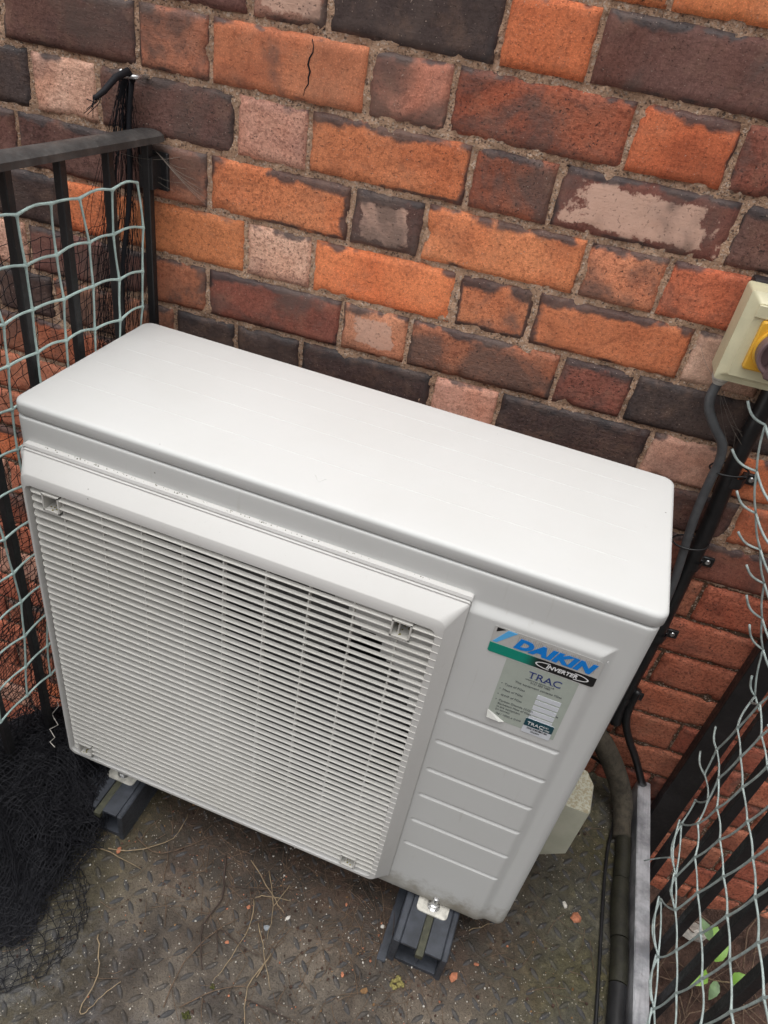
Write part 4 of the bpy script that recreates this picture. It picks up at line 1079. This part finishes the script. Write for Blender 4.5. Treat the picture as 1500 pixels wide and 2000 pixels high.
# ------------------------------------------------------------------ debris on the landing
TW = [[[0.094,-0.112],[0.157,-0.114],[0.22,-0.117]],[[0.15,-0.107],[0.194,-0.093],[0.239,-0.047],[0.24,0.003]],[[0.118,-0.181],[0.122,-0.127],[0.133,-0.115]],[[0.18,-0.071],[0.236,-0.081],[0.306,-0.009]],[[0.218,-0.232],[0.241,-0.261],[0.256,-0.288],[0.256,-0.322],[0.262,-0.333],[0.268,-0.329],[0.277,-0.302],[0.291,-0.277]],[[0.389,-0.274],[0.428,-0.233],[0.483,-0.203]],[[0.484,-0.155],[0.472,-0.21],[0.49,-0.255]],[[0.369,-0.282],[0.364,-0.217],[0.387,-0.154],[0.411,-0.125]],[[0.416,-0.249],[0.431,-0.279]],[[0.339,-0.04],[0.369,-0.104],[0.363,-0.157],[0.395,-0.216]],[[0.362,-0.085],[0.425,-0.067],[0.483,-0.041]],[[0.385,-0.028],[0.441,-0.066],[0.475,-0.087]],[[0.421,-0.034],[0.454,-0.083],[0.468,-0.134]],[[0.42,-0.084],[0.436,-0.074],[0.478,-0.065]],[[0.465,-0.041],[0.456,-0.082]],[[0.444,-0.119],[0.486,-0.173],[0.506,-0.199]],[[0.393,-0.151],[0.436,-0.161],[0.47,-0.163]],[[0.387,-0.154],[0.406,-0.187]],[[0.469,-0.225],[0.518,-0.224],[0.554,-0.227]],[[0.42,-0.086],[0.433,-0.131],[0.425,-0.195],[0.419,-0.223]],[[0.779,0.011],[0.814,0.037]],[[0.61,0.026],[0.635,-0.024],[0.649,-0.079]],[[0.644,0.006],[0.659,-0.05]],[[0.494,-0.225],[0.546,-0.225]],[[0.713,-0.088],[0.749,-0.104]],[[0.477,-0.192],[0.485,-0.153]]]
TL = ['straight pale straw beside the edge of the netting heap', 'long bent pale straw in front of the left rubber foot', 'short pale straw pointing into the netting heap', 'kinked brown twig right of the left rubber foot', 'hooked twig with pale end near the bottom left of the floor',
      'long curved twig with a white tip near the bottom edge', 'pale forked twig reaching the bottom edge of the floor', 'long thin brown twig curving away from the bottom edge', 'short brown twig at the bottom edge below the moss', 'thick dark crooked twig lying towards the camera',
      'dark straight twig crossing the litter clump below the grille', 'tan stem slanting through the straw clump', 'tan stem lying towards the camera in the straw clump', 'bent pale straw across the straw clump', 'short pale straw at the right of the straw clump',
      'long dark stem running down from the straw clump', 'fine brown stem running right from the dark crooked twig', 'short brown stem hanging off the dark crooked twig', 'thin dark twig at the bottom edge in mid floor', 'bent pale stem curving from the straw clump to the moss',
      'short straw by the right end of the unit', 'thin brown stem left of the right rubber foot', 'dark stem touching the right rubber foot', 'straight dark twig at the bottom edge right of centre', 'fine twig in front of the right rubber foot', 'pale stub of straw near the bottom centre']
for q, (P, lab) in enumerate(zip(TW, TL)):
    m = TWIGP if ('pale' in lab or 'straw' in lab) else (TWIGD if 'dark' in lab else TWIG)
    r_ = .0018 if 'thick' in lab else (.0011 if q < 8 else .0009)
    pts = smooth([(p[0], p[1], FZ + .0045 + .002 * (i % 2)) for i, p in enumerate(P)], 4)
    pts = [p + Vector((rnd.uniform(-1, 1) * .0012, rnd.uniform(-1, 1) * .0012, rnd.uniform(0, .001))) for p in pts]
    n_ = len(pts); b = MB(); b.tube(pts, [r_ * (1.0 - .5 * i / n_) for i in range(n_)], 6)
    tag(b.build('twig', m, None, True), lab, 'twig', 'twigs littering the landing')
b = MB()
for i in range(420):
    x_ = rnd.gauss(.50, .17); y_ = rnd.gauss(-.06, .09)
    if i > 300: x_, y_ = rnd.uniform(.1, 1.0), rnd.uniform(-.4, .3)
    if not (.03 < x_ < 1.0 and y_ < .3): continue
    a = rnd.uniform(0, math.pi); l_ = rnd.uniform(.008, .035)
    c_ = rnd.uniform(-.25, .25)
    b.tube([(x_ + math.cos(a + c_ * t_) * l_ * t_, y_ + math.sin(a + c_ * t_) * l_ * t_, FZ + .0030 + .001 * abs(t_)) for t_ in (-1, 0, 1)], rnd.uniform(.0003, .0006), 4)
tag(b.build('needle_litter', TWIG, None), 'dry needles and stem scraps scattered over the landing', 'litter', kind='stuff')
def pebble(mb, x_, y_, z_, s, flatn=.5, n=1, ang=None):
    bm = bmesh.new(); bmesh.ops.create_icosphere(bm, subdivisions=n, radius=1)
    for v in bm.verts: v.co *= rnd.uniform(.65, 1.15)
    M = Matrix.Translation((x_, y_, z_ + s * flatn * .6)) @ Matrix.Rotation(rnd.uniform(0, 6.3) if ang is None else ang, 4, 'Z') @ Matrix.Diagonal((s, s * rnd.uniform(.55, .9), s * flatn, 1)); mb.bm(bm, M)
CH = [(.772, -.071, .011, CHIP, 'pale pink brick chip just right of the right rubber foot'), (.804, -.036, .006, CHIP, 'small orange brick chip right of the right rubber foot'), (.602, -.136, .0058, CHIP, 'orange brick crumb left of the yellow lichen'),
      (.643, -.145, .0075, CHIPB, 'square tan chip below the right rubber foot'), (.954, .107, .0125, CHIP, 'largest orange brick chip, on the plate right of the unit'), (.932, .123, .007, CHIPW, 'pinkish white chip beside the largest orange chip'),
      (.167, -.104, .008, CHIP, 'orange fragment under the long pale straw'), (.417, -.101, .005, CHIP, 'red brick crumb in the straw clump'), (.410, -.164, .0045, CHIP, 'orange brick crumb near the dark crooked twig'),
      (.459, -.119, .0065, CHIPG, 'round grey pebble below the straw clump'), (.485, -.091, .0062, CHIPW, 'white chip right of the straw clump'), (.639, -.041, .005, CHIPW, 'white chip left of the right rubber foot'), (.568, -.032, .0035, CHIP, 'tiny red chip between the straw clump and right foot')]
for (x_, y_, s, m, lab) in CH:
    b = MB(); pebble(b, x_, y_, FZ + .002, s, .4, 1); tag(b.build('brick_chip' if m in (CHIP, CHIPB) else 'stone_chip', m), lab, 'chip', 'chips of brick and stone on the landing')
for (x_, y_, s, m, lab) in ((.688, -.114, .013, MOSSY, 'yellow lichen clump in front of the right rubber foot'), (.422, -.229, .006, MOSS, 'green moss ball near the bottom edge'), (.404, -.277, .008, MOSS, 'green moss ball at the bottom edge')):
    b = MB()
    for i in range(14): pebble(b, x_ + rnd.gauss(0, s * .35), y_ + rnd.gauss(0, s * .28), FZ + .001, s * .38, .7, 1)
    tag(b.build('moss_clump', m, None, True), lab, 'moss', 'moss and lichen clumps')
for (m, n_, smin, smax) in ((CHIPW, 420, .0006, .0017), (CHIP, 160, .0006, .0020), (CHIPB, 160, .0006, .0022), (SOIL, 900, .0008, .0030)):
    b = MB()
    for i in range(n_):
        x_, y_ = (rnd.gauss(.58, .22), rnd.gauss(-.05, .10)) if rnd.random() < .6 else (rnd.uniform(.05, 1.0), rnd.uniform(-.42, .34))
        if not (.0 < x_ < 1.0 and y_ < .38): continue
        bm = bmesh.new(); bmesh.ops.create_cube(bm, size=1); s = smin + (smax - smin) * rnd.random() ** 2.5
        for v in bm.verts: v.co *= rnd.uniform(.6, 1.2)
        b.bm(bm, Matrix.Translation((x_, y_, FZ + .0022)) @ Matrix.Rotation(rnd.uniform(0, 6), 4, (rnd.random(), rnd.random(), 1)) @ Matrix.Scale(s * 1.5, 4))
    nm = {CHIPW: 'white_grit', CHIP: 'orange_grit', CHIPB: 'tan_grit', SOIL: 'soil_crumbs'}[m]
    tag(b.build(nm, m, None), nm.replace('_', ' ') + ' sprinkled over the landing floor', 'grit', kind='stuff')

# ------------------------------------------------------------------ below the right railing: rubble bank, dry stems, weed
nx, ny = 70, 90
X, Y = np.meshgrid(np.linspace(1.06, 2.0, nx), np.linspace(-.75, .52, ny), indexing='ij'); q = np.stack([X, Y, X * 0], -1)
Z = -.50 + .10 * np.clip((Y - .1) / .35, -.6, 1) + fbm(q * 9, 200, 4) * .05 + fbm(q * 40, 210, 3) * .012
V = np.stack([X, Y, Z], -1).reshape(-1, 3); idx = np.arange(len(V)).reshape(nx, ny)
F = np.stack([idx[:-1, :-1], idx[1:, :-1], idx[1:, 1:], idx[:-1, 1:]], -1).reshape(-1, 4)
me = fast_mesh('soil_bank', V, F); me.materials.append(SOIL); tag(link(bpy.data.objects.new('soil_bank', me)), kind='structure')
b = MB()
for i in range(170):
    x_, y_ = rnd.uniform(1.09, 1.65), rnd.uniform(-.35, .40); a = rnd.gauss(.9, .6); l_ = rnd.uniform(.03, .14); z_ = -.46 + .1 * max(-.6, min(1, (y_ - .1) / .35)) + rnd.uniform(0, .05)
    k_ = rnd.uniform(-.5, .5); b.tube([(x_ + l_ * t_ * math.cos(a + k_ * t_), y_ + l_ * t_ * math.sin(a + k_ * t_), z_ + .03 * math.sin(t_ * 2 + i)) for t_ in (-1, -.4, .2, .7, 1)], rnd.uniform(.0006, .0016), 5, False)
tag(b.build('dry_stems', TWIG, None, True), 'tangle of dry brown stems below the right railing', 'dead stems', kind='stuff')
for (x_, y_, s, m, lab, nm) in ((1.285, .36, .035, CHIPW, 'pale broken stone behind the right railing', 'broken_stone'), (1.40, .17, .055, CHIP, 'half buried red brick below the right railing', 'broken_brick'), (1.26, .05, .03, CHIP, 'small red rubble lump near the wire mesh', 'broken_brick')):
    b = MB(); pebble(b, x_, y_, -.47 + .1 * max(-.6, min(1, (y_ - .1) / .35)), s, .6, 2, .4); tag(b.build(nm, m), lab, 'rubble')
def mk_leaf():
    M = Mat('weed_leaf', .45); n = M.noise(30, 4); c = M.mix(n, (.11, .24, .025), (.23, .42, .06))
    return M.set(col=c, nrm=M.bump(M.noise(140, 3), .3, .002))
LEAF = mk_leaf(); LEAFD = plain('weed_leaf_pale', (.12, .20, .08), .5, 0, .3, 40, .3)
wd = thing('weed', 'bright green leafy weed growing below the wire mesh on the right', 'plant', (1.29, .275, -.42))
b = MB(); b.tube(smooth([(0, 0, -.06), (.008, -.005, .02), (.004, 0, .08), (-.015, .02, .14)]), .002, 6); b.tube(smooth([(.006, -.004, .03), (.03, -.015, .06), (.05, -.02, .085)]), .0015, 6); b.build('stem', TWIGP, wd, True)
def leaf(base, tip, wid, m, nrm=(0, -.4, 1)):
    base, tip = Vector(base), Vector(tip); d = tip - base; L = d.length; s = d.cross(Vector(nrm)).normalized(); u = s.cross(d).normalized(); b = MB(); n_ = 8
    for i in range(n_ + 1):
        t_ = i / n_; w_ = wid * math.sin(math.pi * t_ ** .75) ** .9 * (1 + .08 * (i % 2)); c_ = base + d * t_ + u * (.10 * L * math.sin(math.pi * t_))
        b.v += [tuple(c_ - s * w_ + u * w_ * .25), tuple(c_), tuple(c_ + s * w_ + u * w_ * .25)]
    for i in range(n_):
        a = i * 3; b.f += [(a, a + 1, a + 4, a + 3), (a + 1, a + 2, a + 5, a + 4)]
    b.build('leaf', m, wd, True)
for (bs, tp, wv, m) in (((.0, -.002, .07), (-.035, -.050, .060), .020, LEAF), ((.004, 0, .08), (-.02, .005, .115), .016, LEAFD), ((-.012, .018, .13), (-.004, .045, .15), .015, LEAF), ((-.012, .018, .135), (-.045, .045, .16), .010, LEAFD),
                       ((.05, -.02, .085), (.075, -.005, .105), .014, LEAF), ((.05, -.02, .085), (.07, -.05, .075), .012, LEAFD), ((.03, -.015, .06), (.02, -.05, .04), .010, LEAFD), ((0, .0, .10), (.03, .03, .125), .012, LEAF)): leaf(bs, tp, wv, m)

# ------------------------------------------------------------------ cobwebs
def web(name, lab, strands):
    b = MB()
    for (a, c) in strands:
        a, c = Vector(a), Vector(c); b.tube([a + (c - a) * t_ + Vector((0, 0, -.006 * math.sin(math.pi * t_))) for t_ in (0, .25, .5, .75, 1)], .00022, 3, False)
    tag(b.build(name, WEB), lab, 'cobweb')
web('cobweb', 'fine grey cobweb strands below the isolator box', [(wpt(.80, .012, .865), wpt(.836, .04, .83)), (wpt(.836, .04, .828), wpt(.905, .03, .745)), (wpt(.838, .04, .828), wpt(.895, .028, .73)), (wpt(.84, .04, .826), wpt(.925, .02, .735)), (wpt(.88, .03, .77), wpt(.93, .01, .76)), (wpt(.89, .03, .76), wpt(.912, .02, .71))])
web('cobweb', 'grey cobweb strands round the left handrail bracket', [(wpt(.0, .02, .955), wpt(.04 + .012 * i, .002, .935 - .012 * i)) for i in range(6)] + [((-.03, .30, .95), wpt(.03, .004, .95)), ((-.02, .32, .94), wpt(.02, .002, .90)), ((-.016, .33, .93), wpt(.035, .002, .915))])
print('bricks', nb)
